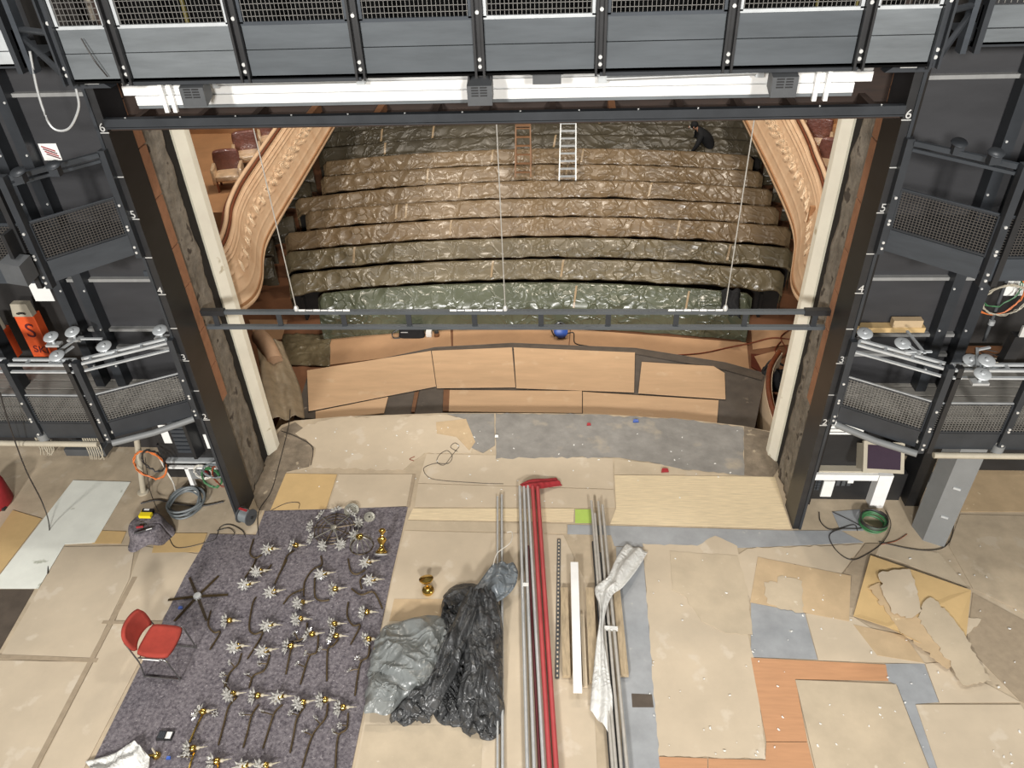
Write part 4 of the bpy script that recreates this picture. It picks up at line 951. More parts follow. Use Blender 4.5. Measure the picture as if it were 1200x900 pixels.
plank((673,660),(677,811), .105, .13, .05, M_white, 'white_plank', 'clean white plank laid on top of the rough timber')
plank((682,720),(686,805), .05, .04, .04, M_hard2, 'thin_batten', 'thin beige batten beside the white plank')
st = thing('perforated_strip', 'dark perforated metal strip left of the planks', 'metal strip', tuple(Zp(655,632,.006)))
a, b = Zp(655,632,.02), Zp(653,795,.02); MB().bar(a, b, .05, .012).build('strip', M_steel2, st)
mb = MB()
for k in range(34): q = a.lerp(b, (k+.5)/34); mb.box(q.x-.010, q.x+.010, q.y-.014, q.y+.014, q.z+.006, q.z+.009)
mb.build('perforation', M_hard, st)
strip([(609,568,.13),(622,562,.12),(640,561,.06),(652,560,.03)], [(614,572,.12),(630,573,.1),(645,571,.05),(659,569,.02)], M_redcl, 'red_rag', 'red cloth draped over the ends of the pipes', .03, 2, 'cloth', 8)
lb = MB().box(0,0.09,0,.003,0,.07); q = Zp(616,685,.145); lb = MB().prism([q+Vector((-.04,-.03,0)), q+Vector((.04,-.03,0)), q+Vector((.04,.03,0)), q+Vector((-.04,.03,0))], (0,0,.003)).build('paper_label', M_paper); tag(lb, 'small white paper label on the grey tubes', 'label')
bd = tag(MB().bar(Zp(708,736,.13), Zp(724,737,.13), .04, .05).build('white_strap', M_wfilm), 'white strap tying the right pipe bundle', 'strap')

# ------------------------------------------------------------------ left-hand kit
c = Zp(170,613,.30); c.z = 0; r = thing('felt_covered_bucket', 'upturned bucket covered with grey felt carrying tools', 'bucket', (c.x, c.y, .003))
H = .30
def fb(u, v):
    a = u*2*math.pi; q = Vector((math.cos(a)*1.6, math.sin(a)*1.6, v*2)); n_ = noise.noise(q)
    if v < .4: rr = .235*v/.4; z = H+.01*n_
    else:
        t = (v-.4)/.6; rr = .235+.07*t*(1+1.1*n_+.5*math.cos(3*a+.5)); z = H-.26*t**.9*(1+.25*math.cos(3*a+.5))
    return (c.x+rr*math.cos(a), c.y+rr*math.sin(a), max(.01, z))
MB().grid(fb, 48, 16).build('felt_cover', M_carpet, r, thick=.006)
MB().lathe([(0,0),(.17,0),(.19,.27),(0,.27)], 20, (c.x,c.y,.003)).build('bucket_body', M_lamp, r)
t = thing('yellow_case', 'yellow and black tool case lying on the felt-covered bucket', 'tool', tuple(Zp(172,603,H+.03)))
q = Zp(172,604,H+.03)
MB().box(q.x-.09, q.x+.09, q.y-.06, q.y+.06, q.z-.0, q.z+.05).build('case_body', M_yello, t); MB().box(q.x-.08, q.x+.09, q.y+.02, q.y+.09, q.z+.0, q.z+.056).build('case_lid', M_black, t); MB().box(q.x-.05, q.x+.03, q.y+.05, q.y+.08, q.z+.056, q.z+.06).build('case_label', M_paper, t)
t = thing('screwdriver', 'black screwdriver with red handle on the felt-covered bucket', 'tool', tuple(Zp(166,622,H+.03)))
MB().tube([Zp(157,625,H+.04), Zp(171,621,H+.04)], .014, 8).build('shaft', M_black, t); MB().tube([Zp(160,618,H+.04), Zp(168,617,H+.04)], .018, 8).build('handle', M_redcl, t); MB().tube([Zp(171,621,H+.04), Zp(178,619,H+.04)], .01, 8).build('tip', M_alu, t)
# hose coil
c = Zp(219,593,.0); mb = MB(); pts = []
for k in range(240):
    a = k/240*2*math.pi*6; rr = .25+.035*math.sin(k*.11)+.02*math.sin(k*.37); pts.append((c.x+rr*math.cos(a)+.02*math.sin(k*.05), c.y+rr*1.05*math.sin(a), .03+.02*(k//40)+.04*max(0, math.sin(a))))
tag(mb.tube(pts, .017, 6).build('hose_coil', M_cableg), 'coiled grey hose lying in front of the left cabinet', 'hose')
# cable reel
c = Zp(291,612,.0); r = thing('cable_reel', 'grey cable reel standing at the foot of the left tower', 'cable reel', (c.x, c.y, 0))
ax = Vector((.85,-.3,0)).normalized(); cc = c+Vector((0,0,.14))
for o in (-.09,.09): MB().lathe([(0,-.008),(.13,-.008),(.13,.008),(0,.008)], 20, cc+ax*o, ax).build('reel_side', M_lamp, r)
MB().lathe([(0,-.08)]+[(.10+.008*(k%2), -.08+k*.01) for k in range(17)]+[(0,.08)], 18, cc, ax).build('cable_winding', M_cableg, r)
MB().tube([cc+ax*.12, cc-ax*.12], .02, 8).build('hub', M_black, r)
MB().bar(cc-ax*.05+Vector((-.03,0,.145)), cc+ax*.09+Vector((-.03,0,.145)), .03, .02).build('red_handle', M_redcl, r)
# dimmer cabinet at left tower
r = thing('dimmer_cabinet', 'black ribbed dimmer cabinet with white notices under left gallery', 'cabinet', (-4.9, .75, 0))
ub = MB().box(-5.45,-4.27,.62,1.1,.7,2.0).build('upper_body', M_black, r)
for k in range(8): MB().box(-5.14,-4.86,.55,.62,.86+k*.08,.915+k*.08).build('vent_rib', M_steel, ub)
MB().prism([(-4.84,.42,.85),(-4.79,.42,.85),(-4.74,.62,.85),(-4.84,.62,.85)], (0,0,.7)).build('side_flap', M_black, r)
MB().box(-5.34,-5.22,.612,.62,1.0,1.36).build('notice', M_paper, ub); MB().box(-4.69,-4.50,.612,.62,.90,1.18).build('notice', M_paper, ub)
MB().box(-5.4,-4.27,.55,.75,.64,.68).build('shelf', M_galv, r); MB().box(-5.4,-4.27,.55,.6,.52,.55).build('shelf', M_white, r)
MB().box(-5.7,-4.27,.9,1.1,0,.7).build('lower_body', M_black, r)
MB().box(-5.15,-5.09,.55,.62,0,.54).build('leg', M_white, r); MB().box(-5.12,-4.9,.58,.62,.28,.46).build('socket_plate', M_pillar, r); MB().box(-4.86,-4.82,.56,.6,.36,.5).build('switch', M_redcl, r)
r = thing('leaning_pole', 'grey pole standing under the left gallery corner', 'pole', tuple(Zp(168,577,0)))
MB().tube([Zp(168,577,.0), Yp(160,512,Zp(168,577,0).y)], .045, 10).build('pole', M_beige, r); MB().lathe([(.05,0),(.09,0),(.09,.02),(.05,.03)], 12, Zp(168,577,0)).build('foot', M_beige, r)
def cab3(pts, r_, m, label, cat='cable', name='cable'):
    return tag(MB().tube(spline(pts, 7), r_, 6).build(name, m), label, cat)
rng = random.Random(3)
def loop(c, R1, R2, z0, z1, turns, m, r_, label, name='cable_loop', jit=.02):
    pts = []; n = int(24*turns)
    for k in range(n+1):
        a = 2*math.pi*k/24; w = 1+rng.uniform(-jit, jit)*3
        pts.append((c[0]+R1*w*math.cos(a), c[1]+rng.uniform(-jit, jit), c[2]+R2*w*math.sin(a)))
    return tag(MB().tube(pts, r_, 5).build(name, m), label, 'cable')
loop(Yp(176,545,.35), .24, .28, 0, 0, 3, M_cableo, .010, 'orange cable loops hanging under the left gallery corner')
loop(Yp(248,560,.45), .15, .2, 0, 0, 5, M_cablegr, .010, 'green cable loops hung below the dimmer cabinet')
loop(Yp(250,552,.40), .16, .14, 0, 0, 4, M_cableg, .010, 'grey cable loops bunched over the green cables')
loop(Yp(180,540,.30), .16, .22, 0, 0, 3, M_cable, .009, 'black cable loops inside the orange ones')
loop(Yp(258,558,.42), .11, .22, 0, 0, 3, M_cabler, .009, 'red-brown cable loops hung beside the green cables')
loop(Yp(238,553,.48), .14, .14, 0, 0, 3, M_cablew, .010, 'pale cable loops hung below the dimmer cabinet shelf')
cab3([Yp(186,535,.4), Yp(195,552,.38), Yp(203,566,.36), Zp(206,578,.02)], .012, M_cablew, 'white cable hanging left of the socket plate')
cab3([Yp(170,536,.3), Zp(176,575,.1), Zp(186,600,.35)], .006, M_cable, 'thin black cable running down to the felt-covered bucket')
cable([(165,590),(185,586),(205,590),(235,593),(262,588)], .02, .012, M_cable, 'floor_cable', 'black cable on the floor behind the coiled hose')
cable([(198,630),(205,641),(220,641),(240,636),(252,632),(258,618),(270,615),(284,622),(288,630)], .012, .006, M_cable, 'floor_cable', 'thin dark cable winding from the bucket to the carpet corner')
cable([(254,622),(268,619),(275,625),(270,630)], .014, .005, M_cable, 'floor_cable', 'small loop of thin cable at the carpet corner')
cable([(340,480),(338,500),(328,540),(318,575),(303,600),(303,628)], .012, .007, M_cable, 'floor_cable', 'dark cable on the dusty floor by the left jamb')
cable([(330,505),(348,512),(366,524),(364,545)], .014, .006, M_cable, 'floor_cable', 'curved cable beside the left edge of the apron board')
cable([(318,598),(335,590),(350,589),(350,596)], .014, .005, M_cable, 'floor_cable', 'cable loop on the yellow plywood')
# red thing at left edge
r = thing('red_container', 'red rounded container cut by the left edge of the frame', 'container', tuple(Zp(-10,590,0)))
q = Zp(-6,590,0); MB().lathe([(0,0),(.26,0),(.28,.03),(.27,.4),(.22,.46),(0,.48)], 20, q).build('body', M_redcl, r); MB().box(q.x+.2, q.x+.26, q.y-.16, q.y-.08, 0, .05).build('foot', M_black, r)
# hanging cables left
cab3([Yp(35,60,-.5), Yp(45,110,-.5), Yp(60,148,-.5), Yp(80,151,-.5), Yp(92,128,-.5), Yp(90,108,-.5), Yp(84,92,-.5)], .012, M_alu, 'silver cable hanging in a loop from the left bridge end')
cab3([Zp(56,672,.02), Zp(58,620,.02)]+[Yp(50,590,-.6), Yp(30,550,-.7), Yp(10,495,-.8), Yp(0,460,-.8)], .009, M_cable, 'black cable hanging from the left gallery down to the white board')
cab3([Yp(95,45,-.93), Yp(110,70,-.95), Yp(126,90,-.93)], .006, M_cable, 'black cable slung across the left bridge plate')
# orange machine on the lower left deck
def machine(px0, w, d, h, label, graf):
    p = Zp(*px0, 2.235); r = thing('orange_machine', label, 'machine', (p.x, p.y, 2.235), 'orange machines on the left gallery')
    MB().prism([p+Vector((-w,0,0)), p+Vector((0,0,0)), p+Vector((0,d,0)), p+Vector((-w,d,0))], (0,0,h)).build('body', M_orng, r)
    MB().prism([p+Vector((-w,-.02,h)), p+Vector((.0,-.02,h)), p+Vector((-.03,.0,h+.2)), p+Vector((-w+.03,0,h+.2))], (0,d*.7,0)).build('beige_hood', M_beige, r)
    MB().tube(spline([p+Vector((-w*.6,-.03,h+.05)), p+Vector((-w*.6,-.06,h+.08)), p+Vector((-w*.3,-.06,h+.08)), p+Vector((-w*.3,-.03,h+.05))], 4), .012, 6).build('handle', M_black, r)
    if graf:
        text_mesh('S', .34, M_maroon, 'graffiti_letter', r, p+Vector((-w*.55,-.008,h-.36)), (math.pi/2, .15, 0))
        text_mesh('SKI', .17, M_maroon, 'graffiti_letter', r, p+Vector((-w*.45,-.008,.08)), (math.pi/2, .15, 0))
machine((62,418), .30, .15, .72, 'orange machine with painted letter S behind the left gallery rail', True)
machine((20,420), .30, .15, .5, 'plain orange machine at the far left of the gallery', False)
r = thing('wall_notice', 'white sheet of paper on the black wall above the orange machine', 'paper', tuple(Yp(48,341,.97)))
q = Yp(48,341,.97); MB().box(q.x-.14, q.x+.14, .965, .972, q.z-.16, q.z+.2).build('sheet', M_paper, r)
r = thing('grey_box_lamp', 'grey boxy lamp hanging at the upper left gallery corner', 'floodlight', tuple(Yp(21,316,-.95)))
q = Yp(21,316,-.95); MB().prism([q+Vector((-.11,-.1,-.11)), q+Vector((.11,-.1,-.15)), q+Vector((.13,.1,-.12)), q+Vector((-.09,.1,-.09))], (0,0,.24)).build('housing', M_lamp, r)
MB().box(q.x-.02, q.x+.02, q.y, q.y+.2, q.z+.05, q.z+.4).build('bracket', M_black, r)
sg = thing('warning_sign', 'small white sign with red diagonal stripes on left tower wall', 'sign', tuple(Yp(59,178,.59)))
q = Yp(59,178,.59); MB().box(q.x-.11, q.x+.11, .585, .592, q.z-.10, q.z+.10).build('plate', M_paper, sg)
for k in range(4): MB().bar((q.x-.08+k*.01, .582, q.z+.07-k*.03), (q.x+.07+k*.01, .582, q.z+.01-k*.03), .004, .014).build('red_stripe', M_redcl if k % 2 == 0 else M_maroon, sg)
MB().box(Yp(174,320,.59).x-.06, Yp(174,320,.59).x+.06, .58, .598, Yp(174,320,.59).z-.04, Yp(174,320,.59).z+.03).build('name_plate', M_steel, sg)

# pulleys clamped on rails
def pulley(px, z, label, tilt=(0,-.3,1), bars=()):
    p = Zp(*px, z); r = thing('pulley_clamp', label, 'pulley', tuple(p), 'pulley clamps on the gallery rails')
    MB().lathe([(0,-.012),(.085,-.012),(.095,0),(.085,.012),(.03,.014),(.02,.03),(0,.03)], 18, p+Vector((0,0,.07)), tilt).build('wheel', M_galv, r)
    MB().tube([p+Vector((0,0,-.05)), p+Vector((0,0,.07))], .02, 8).build('spindle', M_galv, r)
    MB().box(p.x-.09, p.x+.09, p.y-.05, p.y+.05, p.z-.06, p.z-.03).build('clamp_jaw', M_alu, r)
    for a, b in bars: MB().bar(Zp(*a, z+.06), Zp(*b, z+.06), .03, .02).build('clamp_bar', M_galv, r)
pulley((69,422), 3.34, 'pulley clamp over the lower left rail, below the orange machine')
pulley((62,400), 3.34, 'pulley clamp with crossed bars in front of the orange machine', bars=(((62,416),(88,398)), ((66,420),(86,406))))
pulley((87,394), 3.34, 'pulley clamp on the arm right of the orange machine', bars=(((95,397),(120,397)),))
pulley((124,411), 3.34, 'pulley clamp at the corner of the lower left rail')
pulley((189,392), 3.32, 'pulley clamp at the tower end of the lower left rail')
pulley((1012,396), 3.32, 'pulley clamp at the tower end of the lower right rail')
pulley((1056,408), 3.33, 'pulley clamp with raised lever on the sloping right rail', bars=(((1063,388),(1084,414)), ((1064,404),(1078,415)), ((1060,412),(1092,412))))
pulley((1149,444), 3.34, 'front pulley clamp on the straight right rail', bars=(((1145,408),(1146,440)), ((1145,410),(1160,407))))
pulley((1154,428), 3.34, 'rear pulley clamp on the straight right rail')
pulley((1136,428), 3.3, 'small pulley clamp left of the upright right lever')
for px, lab, s in (((65,200),'dark pulley clamp on upper left rail',-1), ((24,208),'dark pulley clamp at the corner of upper left rail',-1), ((1122,174),'dark pulley clamp on upper right rail',1), ((1165,186),'dark pulley clamp at the corner of upper right rail',1)):
    p = Zp(*px, 5.82); r = thing('pulley_clamp', lab, 'pulley', tuple(p), 'dark pulley clamps')
    MB().lathe([(0,-.012),(.07,-.012),(.08,0),(.07,.012),(0,.014)], 14, p+Vector((0,0,.06)), (0,-.3,1)).build('wheel', M_steel2, r)
    MB().box(p.x-.05, p.x+.05, p.y-.04, p.y+.04, p.z-.05, p.z+.06).build('clamp_jaw', M_steel2, r)
# offcuts on the right ledge
q = Yp(1040,385,.5); r = thing('timber_offcuts', 'two pale timber offcuts resting on the right tower ledge', 'timber', tuple(q))
a, b = Yp(1003,385,.5), Yp(1082,386,.5); MB().box(a.x, b.x, .45, .58, q.z-.03, q.z+.04).build('long_offcut', M_yel, r)
a, b = Yp(1045,380,.5), Yp(1079,381,.5); MB().box(a.x, b.x, .46, .56, q.z+.04, q.z+.14).build('short_block', M_tan, r)
# cable bundle and notice at right recess
loop(Yp(1172,345,.8), .28, .30, 0, 0, 3, M_cableo, .007, 'orange cable loops hanging in the right tower recess', jit=.012)
loop(Yp(1178,352,.78), .26, .22, 0, 0, 4, M_beige, .007, 'beige cable loops hanging in the right tower recess')
loop(Yp(1172,338,.82), .25, .26, 0, 0, 2, M_cablegr, .007, 'green cable loop hanging in the right tower recess')
q = Yp(1189,338,.96); tag(MB().box(q.x-.16, q.x+.16, .95, .965, q.z-.1, q.z+.3).build('wall_notice', M_paper), 'white paper notice in the right tower recess', 'paper')
r = thing('conduit_pipe', 'thin grey conduit running down the right recess', 'pipe', tuple(Yp(1155,400,.9)))
MB().tube([Yp(1180,328,.9), Yp(1153,400,.9)], .022, 8).build('conduit', M_lamp, r); MB().lathe([(0,-.03),(.04,-.03),(.04,.03),(0,.03)], 8, Yp(1162,378,.88)).build('coupling', M_alu, r)
r = thing('cable_tangle', 'tangle of grey cables on the right gallery deck', 'cable', tuple(Zp(1150,420,2.25)))
for k in range(5):
    c = Zp(1138+k*9, 418+(k%3)*6, 2.26); MB().tube(spline([c+Vector((rng.uniform(-.25,.25), rng.uniform(-.12,.12), rng.uniform(0,.06))) for _ in range(9)], 5), .008, 5).build('cable_strand', (M_cable, M_beige, M_cableg)[k % 3], r)
tag(MB().prism([Zp(1132,408,2.25), Zp(1184,408,2.25), Zp(1180,420,2.25), Zp(1130,420,2.25)], (0,0,.04)).build('brown_board', M_redbr), 'brown board behind the cable tangle on right gallery', 'board')
r = thing('black_speaker', 'narrow black box hanging behind the right gallery post', 'box', tuple(Yp(1187,415,-.4)))
q = Yp(1187,412,-.3); MB().prism([q+Vector((-.07,0,-.2)), q+Vector((.07,0,-.2)), q+Vector((.1,0,.2)), q+Vector((-.04,0,.2))], (0,.12,0)).build('case', M_black, r); MB().box(q.x+.0, q.x+.06, q.y, q.y+.03, q.z+.2, q.z+.34).build('hook', M_bolt, r)

# ------------------------------------------------------------------ right-hand control desk
r = thing('control_cabinet', 'black control cabinet with buttons under the right gallery', 'cabinet', (4.9, .7, 0))
lbo = MB().box(4.27, 5.85, .62, 1.15, 0, .54).build('lower_body', M_black, r)
MB().box(4.27, 5.1, .62, 1.15, .70, 1.31).build('upper_body', M_black, r)
MB().tube(spline([(4.47,.6,1.25),(4.44,.54,1.2),(4.46,.54,.95),(4.52,.6,.85)], 4), .012, 6).build('door_handle', M_alu, r)
MB().box(4.47, 5.0, .585, .62, 1.33, 1.57).build('instruction_sheet', M_paper, r)
for k in range(3): MB().box(4.52, 4.75+.1*(k%2), .579, .585, 1.37+k*.06, 1.38+k*.06).build('print_line', M_lamp, r)
MB().box(4.3, 5.35, .45, .62, .56, .67).build('desk_edge', M_white, r); MB().box(4.3,5.35,.5,.75,.67,.70).build('desk_top', M_beige, r)
MB().box(5.36, 5.56, .45, .62, .0, .66).build('desk_leg', M_white, r)
for i in range(5):
    for j in range(5): MB().box(4.36+i*.055, 4.40+i*.055, .605, .62, .20+j*.055, .24+j*.055).build('key_button', M_steel, lbo)
for i in range(3): MB().box(4.85+i*.08, 4.90+i*.08, .605, .62, .30, .42).build('switch', M_lamp, lbo)
MB().box(4.66, 4.82, .59, .62, .08, .40).build('note', M_paper, r); MB().box(5.0,5.08,.58,.62,.38,.54).build('socket', M_white, r); MB().box(4.36,4.5,.61,.62,.14,.17).build('key_label', M_paper, lbo)
# monitor
q = Yp(1036,536,.22); r = thing('monitor', 'beige monitor with dark screen on the right control desk', 'monitor', tuple(q))
ux_ = Vector((.97,.05,-.10)).normalized(); nz_ = Vector((.05,-.75,.62)).normalized(); vy = nz_.cross(ux_).normalized()
def mbox(w, h, d0, d1, m, nm):
    pts = [q+ux_*a*w+vy*b*h+nz_*d0 for a, b in ((-1,-1),(1,-1),(1,1),(-1,1))]; return MB().prism(pts, nz_*(d1-d0)).build(nm, m, r)
bz = mbox(.29, .215, -.05, 0, M_beige, 'bezel'); mbox(.235, .165, 0, .006, M_screen, 'screen').parent = bz; mbox(.25, .18, -.32, -.05, M_beige, 'case')
q2 = q
# pillar
r = thing('support_pillar', 'wide grey steel pillar standing on the floor under the right gallery', 'pillar', (6.0,-.22,0))
MB().prism([(5.86,.10,0),(5.92,-.18,0),(6.17,-.30,0),(6.11,-.02,0)], (0,0,2.1)).build('shaft', M_pillar, r)
for z in (.55, 1.1): MB().bar((6.0,-.222,z), (6.08,-.262,z), .02, .03).build('slot_cover', M_galv, r)
r = thing('rear_rack', 'cluttered black rack behind the grey pillar', 'rack', (5.9,.9,0))
MB().box(5.9, 6.1, .5, .9, 0, 1.9).build('frame', M_black, r); MB().box(5.85,6.5,.9,1.3,0,.12).build('base_box', M_pillar, r); MB().box(7.2,8.6,1.2,1.6,.1,1.0).build('side_case', M_black, r)
tag(MB().box(6.55, 6.85, 1.5, 1.6, 1.05, 1.2).build('orange_gadget', M_orng), 'small orange lettered device under the right gallery', 'device')
# green coil
c = Zp(1022,616,0); pts = []
for k in range(200):
    a = k/200*2*math.pi*7; rr = .17+.02*math.sin(k*.17); pts.append((c.x+rr*math.cos(a), c.y+rr*math.sin(a), .02+.0006*k+.008*math.sin(k*.5)))
tag(MB().tube(pts, .012, 6).build('cable_coil', M_cablegr), 'coiled green cable in front of the control cabinet', 'cable')
pts = [(c.x+.19*math.cos(k*.25)*(1+.04*math.sin(k)), c.y+.19*math.sin(k*.25), .10+.0007*k) for k in range(80)]
tag(MB().tube(pts, .010, 6).build('cable_coil', M_cable), 'coiled black cable lying over the green coil', 'cable')
cable([(960,600),(962,612),(975,621),(1000,615),(1005,622)], .015, .007, M_cable, 'floor_cable', 'black cable from the control cabinet foot to the coil')
cable([(976,600),(1010,618),(985,620),(972,628),(980,645),(997,656),(1015,650),(1035,635),(1044,615),(1038,598)], .02, .006, M_cable, 'floor_cable', 'large black cable loop around the green coil')
cable([(1030,635),(1060,642),(1085,645),(1105,642),(1115,630),(1118,612)], .015, .006, M_cable, 'floor_cable', 'black cable running past the foot of the grey pillar')
cable([(1032,638),(1050,634),(1063,626)], .014, .005, M_cabler, 'floor_cable', 'short reddish cable end beside the green coil')
sheet([(975,600),(1008,597),(1012,622),(985,622)], .004, M_grey, 'grey_tile', 'grey-blue board offcut by the control cabinet foot', cat='board')
# bundles of cable under left gallery
for k, (px, lab) in enumerate((((55,523),'hanging bundle of beige cables far under the left gallery'), ((112,528),'hanging bundle of beige cables by the left tread plate'))):
    c = Yp(px[0], px[1], 1.3); r = thing('cable_bundle', lab, 'cable', tuple(c))
    for j in range(7):
        x = c.x-.12+.04*j; MB().tube(spline([(x,1.3,c.z+.35), (x+.03,1.25,c.z), (x+rng.uniform(-.1,.1),1.25,c.z-.15)], 4), .012, 5).build('cable_strand', M_beige, r)
tag(MB().box(-7.6,-6.9,1.25,1.5,.12,.26).build('tread_plate', M_lamp), 'ribbed grey tread plate under the left gallery', 'plate')

# ------------------------------------------------------------------ auditorium things
# ladders
def ladder(px_b, px_t, zb, zt_, w, m, nr_, name, label, back=None):
    B, T = Zp(*px_b, zb), Zp(*px_t, zt_); r = thing(name, label, 'ladder', tuple(B)); x = Vector((w/2,0,0))
    for sx in (-1,1): MB().bar(B+x*sx, T+x*sx*.92, .035, .07, (0,1,0)).build('rail', m, r)
    for k in range(nr_):
        p = B.lerp(T, (k+.6)/nr_); MB().bar(p-x, p+x, .07, .03).build('rung', m, r)
    if back:
        for sx in (-1,1): MB().bar(T+x*sx*.9, B+x*sx+Vector((0,back,.1)), .03, .05, (0,1,0)).build('rear_rail', m, r)
        MB().box(T.x-w*.45, T.x+w*.45, T.y-.1, T.y+.1, T.z-.02, T.z+.03).build('top_step', m, r)
ladder((613,208),(613,146), .56, 1.75, .42, M_wooda, 6, 'step_ladder', 'orange-brown wooden stepladder standing among the seat rows', .7)
ladder((665,212),(666,141), .58, 1.75, .44, M_galv, 8, 'aluminium_ladder', 'bright aluminium ladder leaning over the seat rows')
# person
def person():
    base = Zp(826,182,.72); y0 = ROWGEO[8][5]; hip = Yp(833,168,13.93); zfl = zf(hip.y)
    z0 = zfl
    V = []; Rr = []; E = []
    def add(p, r_, par=None):
        V.append(Vector(p)); Rr.append(r_); i = len(V)-1
        if par is not None: E.append((par, i))
        return i
    hx, hy = hip.x, hip.y; hz = z0+.86
    pelvis = add((hx,hy,hz), .175)
    sp1 = add((hx-.10,hy,hz+.20), .20, pelvis); ch_ = add((hx-.28,hy-.02,hz+.40), .215, sp1); nk = add((hx-.40,hy-.03,hz+.50), .07, ch_)
    hd0 = add((hx-.47,hy-.03,hz+.545), .085, nk); hd = add((hx-.56,hy-.03,hz+.555), .095, hd0)
    hands = []
    for sy in (-1,1):
        sh = add((hx-.32,hy+sy*.18,hz+.34), .10, ch_); el = add((hx-.42,hy+sy*.24,hz+.09), .07, sh); wr = add((hx-.54,hy+sy*.20,hz-.10), .037, el)
        pa = add((hx-.59,hy+sy*.19,hz-.17), .036, wr); hands.append(V[pa])
        for f in range(4): b0 = add((hx-.625,hy+sy*.19+(f-1.5)*.022,hz-.225), .010, pa); add((hx-.625,hy+sy*.19+(f-1.5)*.024,hz-.27+.004*abs(f-1.5)), .008, b0)
        th = add((hx-.56,hy+sy*.145,hz-.20), .011, pa); add((hx-.575,hy+sy*.13,hz-.235), .009, th)
        hj = add((hx+.01,hy+sy*.10,hz-.10), .11, pelvis); kn = add((hx-.05,hy+sy*.12,hz-.45), .07, hj); an = add((hx+.03,hy+sy*.12,z0+.08), .045, kn); add((hx-.13,hy+sy*.13,z0+.045), .04, an)
    me = bpy.data.meshes.new('body'); me.from_pydata([tuple(v) for v in V], E, [])
    ob = bpy.data.objects.new('tmp_person', me); COL.objects.link(ob)
    md = ob.modifiers.new('skin', 'SKIN'); 
    if not me.skin_vertices: pass
    for i, sv in enumerate(me.skin_vertices[0].data): sv.radius = (Rr[i], Rr[i]); sv.use_root = (i == 0)
    sd = ob.modifiers.new('sub', 'SUBSURF'); sd.levels = 2; sd.render_levels = 2
    dg = bpy.context.evaluated_depsgraph_get(); dg.update(); m2 = bpy.data.meshes.new_from_object(ob.evaluated_get(dg)); bpy.data.objects.remove(ob)
    m2.materials.clear(); m2.materials.append(M_cloth); m2.materials.append(M_skin)
    for p in m2.polygons:
        p.use_smooth = True
        if p.center.x < hx-.43 and p.center.z > hz+.42: p.material_index = 1
        if p.center.z < hz-.12 and p.center.x < hx-.545: p.material_index = 1
    r = thing('person', 'person in black clothing bending over the seat rows at the back', 'person', (hx,hy,z0))
    m2.transform(Matrix.Translation(-Vector((hx,hy,z0)))); o = bpy.data.objects.new('body', m2); COL.objects.link(o); o.parent = r
    H_ = V[hd]; mb = MB(); mb.lathe([(0,-.10),(.06,-.085),(.10,-.02),(.108,.03),(.085,.085),(.04,.11),(0,.115)], 14, H_+Vector((.035,0,.03)), (.35,0,1)); mb.build('hair', M_cloth, r)
    fx = H_.x-.095
    for sy in (-1,1): MB().lathe([(0,-.012),(.011,0),(0,.012)], 8, (fx+.012, H_.y+sy*.035, H_.z+.0)).build('eye', M_paper, r); MB().lathe([(0,-.03),(.018,0),(0,.03)], 8, (H_.x+.01, H_.y+sy*.098, H_.z)).build('ear', M_skin, r)
    MB().lathe([(0,-.02),(.016,-.008),(.008,.03),(0,.035)], 8, (fx-.008, H_.y, H_.z-.02)).build('nose', M_skin, r); MB().box(fx-.004, fx+.01, H_.y-.025, H_.y+.025, H_.z-.062, H_.z-.054).build('mouth', M_maroon, r)
person()
# black bag, small boxes, blue reel, jacket, drapes
q = Zp(482,397,-.935); r = thing('black_bag', 'black carry bag with strap on the board floor before the front row', 'bag', tuple(q))
mb = MB()
def bagf(u, v):
    a = u*2*math.pi; sxx = math.copysign(abs(math.cos(a))**.5, math.cos(a)); syy = math.copysign(abs(math.sin(a))**.5, math.sin(a)); k = 1-.2*v; top = 1 if v < .85 else (1-v)/.15
    return (q.x+.30*sxx*k*top, q.y+.12+.12*syy*k*top, q.z+.26*min(1, v/.85))
mb.grid(bagf, 32, 12).build('bag_body', M_cloth, r); MB().tube(spline([q+Vector((-.25,.1,.2)), q+Vector((-.42,.05,.12)), q+Vector((-.40,.0,.02)), q+Vector((-.25,.0,.03))], 5), .014, 6).build('strap', M_black, r)
MB().box(q.x-.22, q.x-.06, q.y-.002, q.y+.004, q.z+.16, q.z+.18).build('logo_stripe', M_galv, r)
q = Zp(503,394,-.935); tag(MB().box(q.x-.06,q.x+.06,q.y-.05,q.y+.1,q.z,q.z+.14).build('white_box', M_paper), 'small white box right of the black bag', 'box')
q = Zp(512,394,-.935); r = thing('brown_tin', 'small brown tin with dark lid right of the white box', 'tin', tuple(q)); MB().lathe([(0,0),(.06,0),(.06,.1),(0,.1)], 12, q).build('can', M_redbr, r); MB().lathe([(0,.1),(.055,.1),(.05,.125),(0,.125)], 12, q).build('lid', M_black, r)
q = Zp(657,396,-.935); r = thing('blue_cable_reel', 'blue and black cable reel on the boards before the front row', 'cable reel', tuple(q))
MB().lathe([(0,-.1),(.13,-.1),(.15,-.08),(.10,-.06),(.10,.06),(.15,.08),(.13,.1),(0,.1)], 18, q+Vector((0,.05,.15)), (.2,-1,.5)).build('drum', M_blue, r); MB().lathe([(0,-.055),(.125,-.055),(.125,.055),(0,.055)], 16, q+Vector((0,.05,.15)), (.2,-1,.5)).build('cable_winding', M_cable, r)
MB().tube(spline([q+Vector((-.14,.05,.02)), q+Vector((-.2,.05,.2)), q+Vector((-.05,.15,.32)), q+Vector((.12,.1,.28))], 5), .014, 6).build('frame_handle', M_black, r)
cable([(662,392),(672,390),(674,402),(690,406),(700,410)], -.92, .012, M_cable, 'floor_cable', 'dark cable trailing right from the blue reel', )
